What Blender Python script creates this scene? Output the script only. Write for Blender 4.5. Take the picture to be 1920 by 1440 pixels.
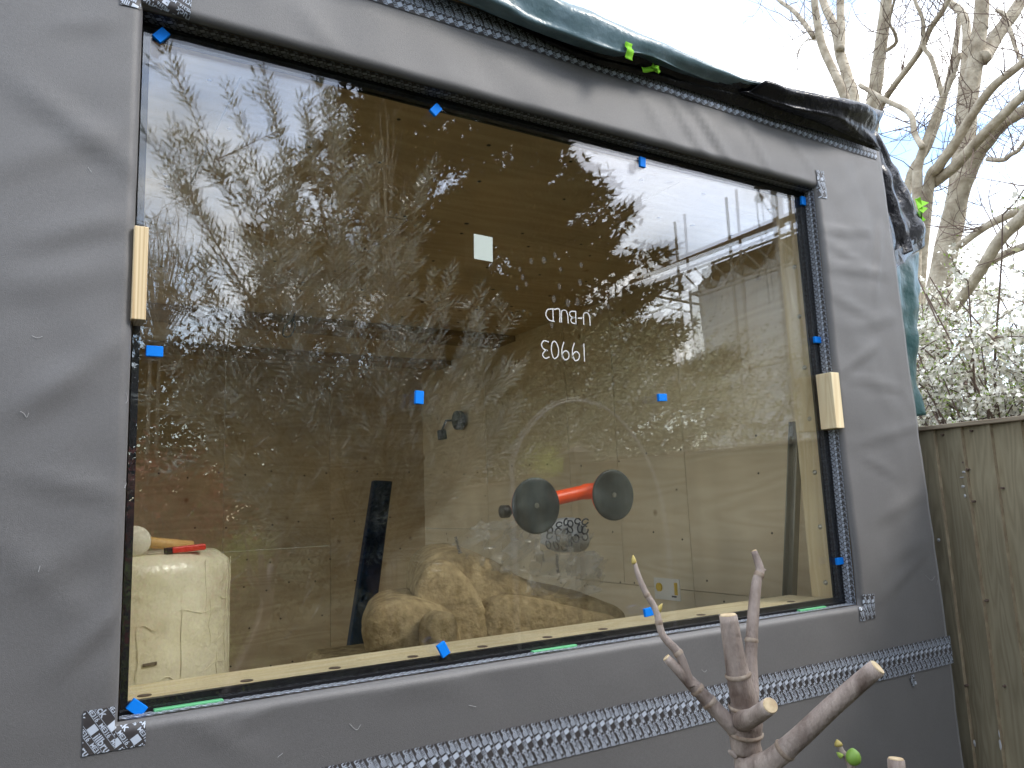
import bpy, bmesh, math, random
import numpy as np
from mathutils import Vector, Matrix, noise

random.seed(7); rng = np.random.default_rng(7)
S = bpy.context.scene
COL = S.collection
for o in list(bpy.data.objects): bpy.data.objects.remove(o)

# ------------------------------------------------------------------ camera
F = 1470.909
RX = np.array([0.85505839, 0.04610219, 0.51647821])
RY = np.array([-0.51703417, 0.15144827, 0.84246014])
RZ = np.array([-0.03938048, -0.98738949, 0.15333352])
R = np.array([RX, RY, RZ])
W, H, ZB = 1.8134, 1.2, 1.25            # window opening
CAM = np.array([-0.12858579, -1.39730358, 1.55461986])
cd = bpy.data.cameras.new('camera'); cam = bpy.data.objects.new('camera', cd); COL.objects.link(cam)
cd.sensor_width = 36; cd.lens = F / 1920 * 36; cd.clip_start = 0.02; cd.clip_end = 2000
cam.matrix_world = Matrix(((R[0,0], -R[0,1], -R[0,2], CAM[0]), (R[1,0], -R[1,1], -R[1,2], CAM[1]),
                           (R[2,0], -R[2,1], -R[2,2], CAM[2]), (0, 0, 0, 1)))
S.camera = cam

# ------------------------------------------------------------------ world, sun, exposure
SUN_EL, SUN_AZ = math.radians(38), math.radians(43)   # azimuth measured from -y towards +x
sdir = Vector((math.cos(SUN_EL)*math.sin(SUN_AZ), -math.cos(SUN_EL)*math.cos(SUN_AZ), math.sin(SUN_EL)))
wd = bpy.data.worlds.new('World'); S.world = wd; wd.use_nodes = True
nt = wd.node_tree; nt.nodes.clear()
def wn(t, **k):
    n = nt.nodes.new(t)
    for a, b in k.items(): setattr(n, a, b)
    return n
wl = nt.links.new
sky = wn('ShaderNodeTexSky', sky_type='NISHITA', sun_disc=False, sun_elevation=SUN_EL,
         sun_rotation=math.atan2(sdir.x, sdir.y), air_density=1.0, dust_density=0.6, ozone_density=1.0)
tc = wn('ShaderNodeTexCoord'); mp = wn('ShaderNodeMapping'); mp.inputs['Scale'].default_value = (1, 1, 2.4)
mp.inputs['Location'].default_value = (5.1, 1.7, 2.2)
wl(tc.outputs['Generated'], mp.inputs['Vector'])
n1 = wn('ShaderNodeTexNoise'); n1.inputs['Scale'].default_value = 2.2; n1.inputs['Detail'].default_value = 7; n1.inputs['Roughness'].default_value = 0.55
n2 = wn('ShaderNodeTexNoise'); n2.inputs['Scale'].default_value = 4.5; n2.inputs['Detail'].default_value = 6
wl(mp.outputs[0], n1.inputs['Vector']); wl(mp.outputs[0], n2.inputs['Vector'])
r1 = wn('ShaderNodeValToRGB'); r1.color_ramp.elements[0].position = 0.39; r1.color_ramp.elements[1].position = 0.58
wl(n1.outputs['Fac'], r1.inputs['Fac'])
r2 = wn('ShaderNodeValToRGB'); r2.color_ramp.elements[0].position = 0.36; r2.color_ramp.elements[1].position = 0.62
r2.color_ramp.elements[0].color = (0.31, 0.35, 0.41, 1); r2.color_ramp.elements[1].color = (1.0, 1.0, 1.0, 1)
wl(n2.outputs['Fac'], r2.inputs['Fac'])
vs = wn('ShaderNodeVectorMath', operation='SCALE'); vs.inputs['Scale'].default_value = 8.2
wl(r2.outputs['Color'], vs.inputs[0])
nv = wn('ShaderNodeVectorMath', operation='NORMALIZE'); wl(tc.outputs['Generated'], nv.inputs[0])
dt = wn('ShaderNodeVectorMath', operation='DOT_PRODUCT'); wl(nv.outputs[0], dt.inputs[0]); dt.inputs[1].default_value = sdir
def wm(op, a, b):
    q = wn('ShaderNodeMath', operation=op)
    for i, z in enumerate((a, b)):
        if isinstance(z, (int, float)): q.inputs[i].default_value = z
        else: wl(z, q.inputs[i])
    return q.outputs[0]
glow = wm('MULTIPLY', wm('POWER', wm('MAXIMUM', dt.outputs['Value'], 0.0), 14.0), 0.2)      # thin cloud brightens towards the sun
sp_ = wn('ShaderNodeSeparateXYZ'); wl(nv.outputs[0], sp_.inputs[0])
zen = wm('ADD', wm('MULTIPLY', wm('MAXIMUM', sp_.outputs['Z'], 0.0), 0.55), 0.78)             # cloud cover is brighter overhead
vs2 = wn('ShaderNodeVectorMath', operation='SCALE'); wl(vs.outputs[0], vs2.inputs[0]); wl(wm('ADD', zen, glow), vs2.inputs['Scale'])
mx = wn('ShaderNodeMix', data_type='RGBA')
wl(r1.outputs['Color'], mx.inputs['Factor']); wl(sky.outputs['Color'], mx.inputs['A']); wl(vs2.outputs[0], mx.inputs['B'])
bg = wn('ShaderNodeBackground'); bg.inputs['Strength'].default_value = 0.13
wo = wn('ShaderNodeOutputWorld'); wl(mx.outputs['Result'], bg.inputs['Color']); wl(bg.outputs[0], wo.inputs['Surface'])
sl = bpy.data.lights.new('sun', 'SUN'); sl.energy = 0.6; sl.angle = math.radians(14); sl.color = (1, 0.95, 0.87)
so = bpy.data.objects.new('sun', sl); COL.objects.link(so)
so.rotation_euler = (-sdir).to_track_quat('-Z', 'Y').to_euler()
S.view_settings.view_transform = 'Standard'; S.view_settings.look = 'None'; S.view_settings.gamma = 1
S.view_settings.exposure = 2.0
S.render.engine = 'CYCLES'
S.cycles.max_bounces = 10; S.cycles.transparent_max_bounces = 32; S.cycles.glossy_bounces = 6
S.cycles.use_denoising = True; S.cycles.caustics_reflective = False; S.cycles.caustics_refractive = False

# ------------------------------------------------------------------ picture <-> place measurement
GY = 0.046                                   # outer face of the glass
def ray(p): return R @ np.array([p[0]-960, p[1]-720, F])
def atY(p, y): r = ray(p); return CAM + r*(y-CAM[1])/r[1]
def atX(p, x): r = ray(p); return CAM + r*(x-CAM[0])/r[0]
def atD(p, d): r = ray(p); return CAM + r/np.linalg.norm(r)*d
def mir(P): return np.array([P[0], 2*GY-P[1], P[2]])     # place of a thing whose mirror image is at P
def mY(p, y): return mir(atY(p, y))

# ------------------------------------------------------------------ helpers
def mesh_obj(name, verts, faces, mat, parent=None, smooth=False, mats=None, midx=None):
    me = bpy.data.meshes.new(name)
    me.from_pydata([tuple(v) for v in verts], [], [tuple(f) for f in faces])
    me.update()
    for m in (mats or [mat]): me.materials.append(m)
    if midx is not None: me.polygons.foreach_set('material_index', np.array(midx, dtype=np.int32))
    if smooth: me.polygons.foreach_set('use_smooth', np.ones(len(me.polygons), dtype=bool))
    o = bpy.data.objects.new(name, me); COL.objects.link(o)
    if parent: o.parent = parent
    return o
def quads_obj(name, V, nv, mat, parent=None):            # V: (N*nv,3) loose n-gons
    n = len(V)//nv
    me = bpy.data.meshes.new(name)
    me.vertices.add(len(V)); me.vertices.foreach_set('co', np.asarray(V, dtype=np.float32).ravel())
    me.loops.add(len(V)); me.loops.foreach_set('vertex_index', np.arange(len(V), dtype=np.int32))
    me.polygons.add(n); me.polygons.foreach_set('loop_start', np.arange(0, len(V), nv, dtype=np.int32))
    me.update(calc_edges=True); me.validate()
    me.materials.append(mat)
    o = bpy.data.objects.new(name, me); COL.objects.link(o)
    if parent: o.parent = parent
    return o
def empty(name, loc, label, cat, group=None):
    o = bpy.data.objects.new(name, None); COL.objects.link(o); o.location = loc; o.empty_display_size = 0.1
    tag(o, label, cat, group); return o
def tag(o, label=None, cat=None, group=None, kind=None):
    if label: o['label'] = label
    if cat: o['category'] = cat
    if group: o['group'] = group
    if kind: o['kind'] = kind
    return o
def root(name, label, cat, group=None): return empty(name, (0, 0, 0), label, cat, group)

class MB:
    def __init__(s): s.v = []; s.f = []; s.m = []
    def add(s, v, f, m=0):
        k = len(s.v); s.v += [tuple(a) for a in v]; s.f += [tuple(i+k for i in q) for q in f]; s.m += [m]*len(f)
    def box(s, a, b, m=0, bev=0):
        x0, y0, z0 = a; x1, y1, z1 = b
        s.add([(x0,y0,z0),(x1,y0,z0),(x1,y1,z0),(x0,y1,z0),(x0,y0,z1),(x1,y0,z1),(x1,y1,z1),(x0,y1,z1)],
              [(0,3,2,1),(4,5,6,7),(0,1,5,4),(1,2,6,5),(2,3,7,6),(3,0,4,7)], m)
    def obox(s, c, ax, half, m=0):                       # oriented box
        c = np.array(c, float); A = [np.array(a, float)*h for a, h in zip(ax, half)]
        v = [c + i*A[0] + j*A[1] + k*A[2] for k in (-1,1) for (i,j) in ((-1,-1),(1,-1),(1,1),(-1,1))]
        s.add(v, [(0,3,2,1),(4,5,6,7),(0,1,5,4),(1,2,6,5),(2,3,7,6),(3,0,4,7)], m)
    def tube(s, pts, rad, n=8, m=0, cap=True, wob=0.0):
        pts = [np.array(p, float) for p in pts]
        if np.isscalar(rad): rad = [rad]*len(pts)
        prev = None; rings = []
        k = len(s.v)
        for i, p in enumerate(pts):
            t = pts[min(i+1, len(pts)-1)] - pts[max(i-1, 0)]; t = t/(np.linalg.norm(t)+1e-9)
            if prev is None:
                a = np.array([0,0,1.]) if abs(t[2]) < 0.9 else np.array([1.,0,0])
                u = np.cross(t, a)
            else: u = prev - t*(prev@t)
            u = u/(np.linalg.norm(u)+1e-9); prev = u; w = np.cross(t, u)
            for j in range(n):
                a = 2*math.pi*j/n
                q = rad[i]*(1+(wob*noise.noise(Vector((p[0]*9+math.cos(a), p[1]*9+math.sin(a), p[2]*9))) if wob else 0))
                s.v.append(tuple(p + q*(math.cos(a)*u + math.sin(a)*w)))
        for i in range(len(pts)-1):
            for j in range(n):
                a, b = k+i*n+j, k+i*n+(j+1) % n
                s.f.append((a, b, b+n, a+n)); s.m.append(m)
        if cap:
            s.f.append(tuple(k+j for j in reversed(range(n)))); s.m.append(m)
            s.f.append(tuple(k+(len(pts)-1)*n+j for j in range(n))); s.m.append(m)
    def build(s, name, mat, parent=None, smooth=False, mats=None):
        return mesh_obj(name, s.v, s.f, mat, parent, smooth, mats, s.m if mats else None)
def spline(pts, n=6):                                    # Catmull-Rom
    P = [np.array(p, float) for p in pts]; out = []
    if len(P) < 3: return [P[0]+(P[-1]-P[0])*t/n for t in range(n+1)]
    Q = [2*P[0]-P[1]] + P + [2*P[-1]-P[-2]]
    for i in range(1, len(Q)-2):
        for k in range(n):
            t = k/n; a, b, c, d = Q[i-1:i+3]
            out.append(0.5*((2*b)+(-a+c)*t+(2*a-5*b+4*c-d)*t*t+(-a+3*b-3*c+d)*t**3))
    out.append(P[-1]); return out
def bevel(o, w=0.002, seg=2):
    m = o.modifiers.new('bevel', 'BEVEL'); m.width = w; m.segments = seg; m.limit_method = 'ANGLE'; return o

# ------------------------------------------------------------------ materials
def mat(name, col, rough=0.6, spec=0.3, metal=0.0, noise_amt=0.0, noise_scale=20, col2=None, bump=0.0, bump_scale=200,
        stretch=None, sheen=0.0, trans=0.0, detail=5, coord='Object', backcol=None, randcol=0.0, alpha=None, bdist=0.002):
    m = bpy.data.materials.new(name); m.use_nodes = True; n = m.node_tree; L = n.links.new
    b = n.nodes['Principled BSDF']; b.inputs['Roughness'].default_value = rough
    b.inputs['Specular IOR Level'].default_value = spec; b.inputs['Metallic'].default_value = metal
    if sheen: b.inputs['Sheen Weight'].default_value = sheen
    t = n.nodes.new('ShaderNodeTexCoord'); v = t.outputs[coord]
    if stretch:
        q = n.nodes.new('ShaderNodeMapping'); q.inputs['Scale'].default_value = stretch; L(v, q.inputs['Vector']); v = q.outputs[0]
    out = None
    if col2 is not None:
        a = n.nodes.new('ShaderNodeTexNoise'); a.inputs['Scale'].default_value = noise_scale; a.inputs['Detail'].default_value = detail
        L(v, a.inputs['Vector'])
        r = n.nodes.new('ShaderNodeValToRGB'); r.color_ramp.elements[0].color = (*col, 1); r.color_ramp.elements[1].color = (*col2, 1)
        r.color_ramp.elements[0].position = 0.32; r.color_ramp.elements[1].position = 0.68
        L(a.outputs['Fac'], r.inputs['Fac']); out = r.outputs['Color']
    else: b.inputs['Base Color'].default_value = (*col, 1)
    if randcol:
        if out is None:
            c = n.nodes.new('ShaderNodeRGB'); c.outputs[0].default_value = (*col, 1); out = c.outputs[0]
        oi = n.nodes.new('ShaderNodeObjectInfo'); h = n.nodes.new('ShaderNodeHueSaturation')
        mr = n.nodes.new('ShaderNodeMapRange'); mr.inputs['To Min'].default_value = 1-randcol; mr.inputs['To Max'].default_value = 1+randcol
        L(oi.outputs['Random'], mr.inputs['Value']); L(mr.outputs[0], h.inputs['Value']); L(out, h.inputs['Color']); out = h.outputs[0]
    if backcol is not None:
        g = n.nodes.new('ShaderNodeNewGeometry'); x = n.nodes.new('ShaderNodeMix'); x.data_type = 'RGBA'
        L(g.outputs['Backfacing'], x.inputs['Factor'])
        if out is None: x.inputs['A'].default_value = (*col, 1)
        else: L(out, x.inputs['A'])
        x.inputs['B'].default_value = (*backcol, 1); out = x.outputs['Result']
    if out is not None: L(out, b.inputs['Base Color'])
    if bump:
        a = n.nodes.new('ShaderNodeTexNoise'); a.inputs['Scale'].default_value = bump_scale; a.inputs['Detail'].default_value = 4
        L(v, a.inputs['Vector'])
        k = n.nodes.new('ShaderNodeBump'); k.inputs['Strength'].default_value = bump; k.inputs['Distance'].default_value = bdist
        L(a.outputs['Fac'], k.inputs['Height']); L(k.outputs[0], b.inputs['Normal'])
    if alpha is not None:                                   # clear plastic film: partly see-through at every angle
        tr = n.nodes.new('ShaderNodeBsdfTransparent'); x = n.nodes.new('ShaderNodeMixShader'); x.inputs[0].default_value = alpha
        L(tr.outputs[0], x.inputs[1]); L(b.outputs[0], x.inputs[2]); L(x.outputs[0], n.nodes['Material Output'].inputs['Surface'])
    return m
def glass_mat(name, f0, tint):
    m = bpy.data.materials.new(name); m.use_nodes = True; n = m.node_tree; n.nodes.clear(); L = n.links.new
    g = n.nodes.new('ShaderNodeNewGeometry'); d = n.nodes.new('ShaderNodeVectorMath'); d.operation = 'DOT_PRODUCT'
    L(g.outputs['Incoming'], d.inputs[0]); L(g.outputs['Normal'], d.inputs[1])
    def ma(op, a, b=None):
        q = n.nodes.new('ShaderNodeMath'); q.operation = op
        for i, z in enumerate((a, b)):
            if z is None: continue
            if isinstance(z, (int, float)): q.inputs[i].default_value = z
            else: L(z, q.inputs[i])
        return q.outputs[0]
    c = ma('ABSOLUTE', d.outputs['Value']); e = ma('POWER', ma('SUBTRACT', 1.0, c), 5.0)
    fr = ma('ADD', ma('MULTIPLY', e, 1-f0), f0)
    t = n.nodes.new('ShaderNodeBsdfTransparent'); t.inputs[0].default_value = (*tint, 1)
    s = n.nodes.new('ShaderNodeBsdfGlossy'); s.inputs['Roughness'].default_value = 0.0
    x = n.nodes.new('ShaderNodeMixShader'); L(fr, x.inputs[0]); L(t.outputs[0], x.inputs[1]); L(s.outputs[0], x.inputs[2])
    o = n.nodes.new('ShaderNodeOutputMaterial'); L(x.outputs[0], o.inputs['Surface']); return m
def wood_mat(name, ca, cb, axis='z', scale=1.0, ring=6.0, rough=0.65, knots=True, grain=60, randcol=0.08):
    m = bpy.data.materials.new(name); m.use_nodes = True; n = m.node_tree; L = n.links.new
    b = n.nodes['Principled BSDF']; b.inputs['Roughness'].default_value = rough; b.inputs['Specular IOR Level'].default_value = 0.25
    t = n.nodes.new('ShaderNodeTexCoord'); q = n.nodes.new('ShaderNodeMapping')
    q.inputs['Scale'].default_value = {'x': (0.13, 1, 1), 'y': (1, 0.13, 1), 'z': (1, 1, 0.13)}[axis]
    oi = n.nodes.new('ShaderNodeObjectInfo'); cx = n.nodes.new('ShaderNodeCombineXYZ')
    ml = n.nodes.new('ShaderNodeMath'); ml.operation = 'MULTIPLY'; ml.inputs[1].default_value = 37.0
    L(oi.outputs['Random'], ml.inputs[0])
    for i in range(3): L(ml.outputs[0], cx.inputs[i])
    L(cx.outputs[0], q.inputs['Location']); L(t.outputs['Object'], q.inputs['Vector'])
    a = n.nodes.new('ShaderNodeTexNoise'); a.inputs['Scale'].default_value = ring*scale; a.inputs['Detail'].default_value = 2; a.inputs['Distortion'].default_value = 0.4
    L(q.outputs[0], a.inputs['Vector'])
    w = n.nodes.new('ShaderNodeMath'); w.operation = 'MULTIPLY'; w.inputs[1].default_value = 9.0; L(a.outputs['Fac'], w.inputs[0])
    fr = n.nodes.new('ShaderNodeMath'); fr.operation = 'PINGPONG'; fr.inputs[1].default_value = 0.5; L(w.outputs[0], fr.inputs[0])
    fi = n.nodes.new('ShaderNodeTexNoise'); fi.inputs['Scale'].default_value = grain*scale; fi.inputs['Detail'].default_value = 3; L(q.outputs[0], fi.inputs['Vector'])
    ad = n.nodes.new('ShaderNodeMath'); ad.operation = 'MULTIPLY_ADD'; ad.inputs[1].default_value = 0.55
    L(fi.outputs['Fac'], ad.inputs[0]); L(fr.outputs[0], ad.inputs[2])
    r = n.nodes.new('ShaderNodeValToRGB'); r.color_ramp.elements[0].color = (*ca, 1); r.color_ramp.elements[1].color = (*cb, 1)
    r.color_ramp.elements[0].position = 0.2; r.color_ramp.elements[1].position = 0.85; L(ad.outputs[0], r.inputs['Fac'])
    bl = n.nodes.new('ShaderNodeTexNoise'); bl.inputs['Scale'].default_value = 2.3; L(t.outputs['Object'], bl.inputs['Vector'])
    h = n.nodes.new('ShaderNodeHueSaturation'); mr = n.nodes.new('ShaderNodeMapRange')
    mr.inputs['From Min'].default_value = 0.3; mr.inputs['From Max'].default_value = 0.7
    mr.inputs['To Min'].default_value = 0.82; mr.inputs['To Max'].default_value = 1.12
    L(bl.outputs['Fac'], mr.inputs['Value']); L(mr.outputs[0], h.inputs['Value']); L(r.outputs['Color'], h.inputs['Color'])
    col = h.outputs[0]
    if randcol:
        h2 = n.nodes.new('ShaderNodeHueSaturation'); m2 = n.nodes.new('ShaderNodeMapRange')
        m2.inputs['To Min'].default_value = 1-randcol; m2.inputs['To Max'].default_value = 1+randcol
        L(oi.outputs['Random'], m2.inputs['Value']); L(m2.outputs[0], h2.inputs['Value']); L(col, h2.inputs['Color']); col = h2.outputs[0]
    if knots:
        vo = n.nodes.new('ShaderNodeTexVoronoi'); vo.inputs['Scale'].default_value = 5.0; L(t.outputs['Object'], vo.inputs['Vector'])
        kr = n.nodes.new('ShaderNodeValToRGB'); kr.color_ramp.elements[0].position = 0.03; kr.color_ramp.elements[1].position = 0.09
        kr.color_ramp.elements[0].color = (0.45, 0.34, 0.25, 1); kr.color_ramp.elements[1].color = (1, 1, 1, 1)
        L(vo.outputs['Distance'], kr.inputs['Fac'])
        mu = n.nodes.new('ShaderNodeMix'); mu.data_type = 'RGBA'; mu.blend_type = 'MULTIPLY'; mu.inputs['Factor'].default_value = 0.8
        L(col, mu.inputs['A']); L(kr.outputs[0], mu.inputs['B']); col = mu.outputs['Result']
    L(col, b.inputs['Base Color'])
    k = n.nodes.new('ShaderNodeBump'); k.inputs['Strength'].default_value = 0.25; k.inputs['Distance'].default_value = 0.002
    L(ad.outputs[0], k.inputs['Height']); L(k.outputs[0], b.inputs['Normal'])
    return m

M = {}
M['membrane'] = mat('membrane', (0.092, 0.089, 0.090), 0.52, 0.6, col2=(0.107, 0.104, 0.105), noise_scale=240, bump=0.25, bump_scale=700, sheen=0.2)
M['tape'] = mat('tape', (0.035, 0.032, 0.034), 0.4, 0.4, col2=(0.055, 0.05, 0.05), noise_scale=30)
M['print'] = mat('tape_print', (0.42, 0.47, 0.55), 0.4, 0.4)
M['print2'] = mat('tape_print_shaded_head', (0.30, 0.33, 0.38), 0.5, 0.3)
M['black'] = mat('black_rubber', (0.008, 0.008, 0.010), 0.45, 0.3)
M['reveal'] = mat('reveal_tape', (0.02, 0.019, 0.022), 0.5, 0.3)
M['pane'] = glass_mat('outer_glass', 0.070, (0.99, 0.995, 0.99))
M['pane2'] = glass_mat('inner_glass', 0.076, (0.99, 0.99, 0.98))
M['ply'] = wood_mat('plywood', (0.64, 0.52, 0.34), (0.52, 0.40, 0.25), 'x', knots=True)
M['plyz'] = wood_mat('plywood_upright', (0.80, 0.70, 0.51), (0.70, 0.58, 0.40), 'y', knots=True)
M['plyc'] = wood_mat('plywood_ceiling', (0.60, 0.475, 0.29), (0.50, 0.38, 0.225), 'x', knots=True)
M['plydark'] = wood_mat('timber_dark', (0.36, 0.25, 0.13), (0.28, 0.19, 0.095), 'x', knots=False)
M['pine'] = wood_mat('pine', (0.86, 0.76, 0.53), (0.74, 0.61, 0.37), 'x', ring=14, knots=False, randcol=0.03)
M['pinez'] = wood_mat('pine_upright', (0.84, 0.72, 0.48), (0.72, 0.57, 0.34), 'z', ring=14, knots=False, randcol=0.05)
M['lamin'] = mat('plywood_edge', (0.78, 0.66, 0.43), 0.7, 0.2, col2=(0.42, 0.28, 0.14), noise_scale=95, stretch=(2.2, 0.02, 0.02), detail=1)
M['fence'] = wood_mat('fence_board', (0.37, 0.325, 0.22), (0.27, 0.23, 0.15), 'z', ring=14, grain=130, rough=0.85, knots=True, randcol=0.26)
M['fencee'] = mat('fence_board_edge', (0.42, 0.35, 0.24), 0.9, 0.1, col2=(0.27, 0.21, 0.14), noise_scale=30)
M['fencer'] = wood_mat('fence_rail', (0.36, 0.30, 0.22), (0.27, 0.21, 0.15), 'y', ring=16, rough=0.85, knots=False)
M['fencep'] = wood_mat('fence_post', (0.30, 0.26, 0.19), (0.22, 0.19, 0.13), 'z', ring=16, rough=0.85, knots=False)
M['blue'] = mat('blue_foam', (0.0, 0.19, 0.72), 0.7, 0.2)
M['green'] = mat('green_plastic', (0.10, 0.38, 0.17), 0.4, 0.4)
M['white'] = mat('white_paper', (0.40, 0.45, 0.41), 0.6, 0.3)
M['ink'] = mat('white_ink', (0.55, 0.56, 0.56), 0.6, 0.2)
M['wool'] = mat('mineral_wool', (0.43, 0.33, 0.18), 0.95, 0.05, col2=(0.23, 0.165, 0.085), noise_scale=38, bump=1.0, bump_scale=95, detail=9, bdist=0.006)
M['bag'] = mat('plastic_wrapped_wool', (0.80, 0.74, 0.56), 0.25, 0.5, col2=(0.62, 0.55, 0.39), noise_scale=11, bump=0.7, bump_scale=24, detail=9, bdist=0.009)
M['film'] = mat('clear_film', (0.55, 0.54, 0.5), 0.15, 0.6, alpha=0.32)
M['rubbercup'] = mat('cup_rubber', (0.008, 0.010, 0.011), 0.3, 0.22, col2=(0.075, 0.09, 0.09), noise_scale=15)
M['orange'] = mat('orange_plastic', (0.95, 0.10, 0.02), 0.35, 0.4)
M['steel'] = mat('steel', (0.55, 0.55, 0.52), 0.3, 0.5, metal=1.0)
M['channel'] = mat('dark_steel', (0.16, 0.16, 0.14), 0.35, 0.5, metal=0.7)
M['plasticw'] = mat('white_plastic', (0.80, 0.79, 0.74), 0.45, 0.4)
M['yellow'] = mat('yellow_plastic', (0.75, 0.5, 0.02), 0.4, 0.4)
M['darkblue'] = mat('dark_blue_plastic', (0.005, 0.013, 0.028), 0.3, 0.2, col2=(0.008, 0.022, 0.05), noise_scale=12)
M['tarpg'] = mat('green_tarpaulin', (0.085, 0.145, 0.165), 0.28, 0.55, col2=(0.14, 0.21, 0.245), noise_scale=20, bump=0.45, bump_scale=60, bdist=0.004, backcol=(0.012, 0.013, 0.018))
M['tarpd'] = mat('dark_green_tarpaulin', (0.022, 0.065, 0.07), 0.33, 0.3, col2=(0.035, 0.09, 0.095), noise_scale=20, bump=0.5, bump_scale=50, bdist=0.005)
M['tarpk'] = mat('black_tarpaulin', (0.008, 0.008, 0.011), 0.22, 0.22, bump=0.6, bump_scale=38, bdist=0.006)
M['lime'] = mat('lime_cloth', (0.22, 0.55, 0.03), 0.7, 0.2)
M['bark'] = mat('pale_bark', (0.27, 0.225, 0.165), 0.85, 0.1, col2=(0.52, 0.46, 0.365), noise_scale=12, bump=0.9, bump_scale=45, detail=9, bdist=0.01)
M['twig'] = mat('twig_bark', (0.15, 0.11, 0.09), 0.85, 0.1)
M['figbark'] = mat('fig_bark', (0.135, 0.098, 0.08), 0.55, 0.3, col2=(0.41, 0.34, 0.295), noise_scale=30, bump=0.8, bump_scale=230, detail=9, stretch=(1.6, 1.6, 0.55))
M['noderim'] = mat('fig_node', (0.36, 0.30, 0.24), 0.7, 0.2, col2=(0.2, 0.14, 0.1), noise_scale=140)
M['cutwood'] = mat('cut_wood', (0.62, 0.50, 0.32), 0.8, 0.1, col2=(0.45, 0.33, 0.2), noise_scale=120)
M['bud'] = mat('yellow_bud', (0.42, 0.33, 0.10), 0.5, 0.3)
M['figfruit'] = mat('green_fig', (0.17, 0.30, 0.05), 0.45, 0.35)
M['petal'] = mat('white_petal', (0.84, 0.81, 0.72), 0.8, 0.1)
M['newleaf'] = mat('young_leaf', (0.24, 0.33, 0.07), 0.7, 0.2)
M['olive'] = mat('olive_leaf', (0.26, 0.27, 0.19), 0.33, 0.5, col2=(0.34, 0.34, 0.26), noise_scale=9, backcol=(0.52, 0.52, 0.45))
M['conifer'] = mat('conifer_leaf', (0.040, 0.048, 0.020), 0.8, 0.1, col2=(0.062, 0.062, 0.028), noise_scale=2.0)
M['hedge'] = mat('hedge_leaf', (0.26, 0.26, 0.13), 0.7, 0.15, col2=(0.42, 0.39, 0.25), noise_scale=6)
M['darkhedge'] = mat('dark_hedge_leaf', (0.030, 0.038, 0.016), 0.8, 0.1, col2=(0.05, 0.052, 0.025), noise_scale=3)
M['redleaf'] = mat('red_leaf', (0.42, 0.06, 0.045), 0.5, 0.3, col2=(0.22, 0.13, 0.06), noise_scale=7)
M['greenleaf'] = mat('green_leaf', (0.24, 0.31, 0.06), 0.6, 0.2, col2=(0.34, 0.36, 0.09), noise_scale=6)
M['limeleaf'] = mat('lime_leaf', (0.36, 0.42, 0.05), 0.6, 0.2)
M['sheet'] = mat('scaffold_sheeting', (0.86, 0.85, 0.82), 0.7, 0.2, col2=(0.72, 0.71, 0.68), noise_scale=0.9)
M['pole'] = mat('scaffold_steel', (0.33, 0.29, 0.24), 0.6, 0.3)
M['brownroof'] = mat('brown_roof', (0.10, 0.07, 0.045), 0.8, 0.1)
M['housewall'] = mat('house_wall', (0.36, 0.30, 0.22), 0.85, 0.1, col2=(0.30, 0.25, 0.19), noise_scale=4)
M['lawn'] = mat('lawn_ground', (0.035, 0.045, 0.015), 0.95, 0.05, col2=(0.07, 0.055, 0.03), noise_scale=2.5)
M['floor'] = mat('floor_board', (0.30, 0.22, 0.12), 0.8, 0.1, col2=(0.25, 0.18, 0.1), noise_scale=5)
M['pipe'] = mat('grey_pipe', (0.62, 0.60, 0.56), 0.4, 0.4)
M['lint'] = mat('white_lint', (0.45, 0.45, 0.45), 0.9, 0.05)
M['red'] = mat('red_plastic', (0.62, 0.04, 0.025), 0.35, 0.4)
M['handle'] = mat('ash_handle', (0.58, 0.36, 0.13), 0.5, 0.3)
M['rubw'] = mat('pale_rubber', (0.66, 0.62, 0.50), 0.6, 0.2)
M['flagwhite'] = mat('patterned_fabric', (0.48, 0.49, 0.49), 0.8, 0.1)
M['navy'] = mat('navy_print', (0.03, 0.04, 0.06), 0.8, 0.1)
M['smudge'] = mat('smudge', (0.75, 0.78, 0.8), 0.6, 0.2, alpha=0.06)

# ------------------------------------------------------------------ ground
g = mesh_obj('ground', [(-400,-400,0),(400,-400,0),(400,400,0),(-400,400,0)], [(0,1,2,3)], M['lawn']); tag(g, kind='structure')

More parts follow.
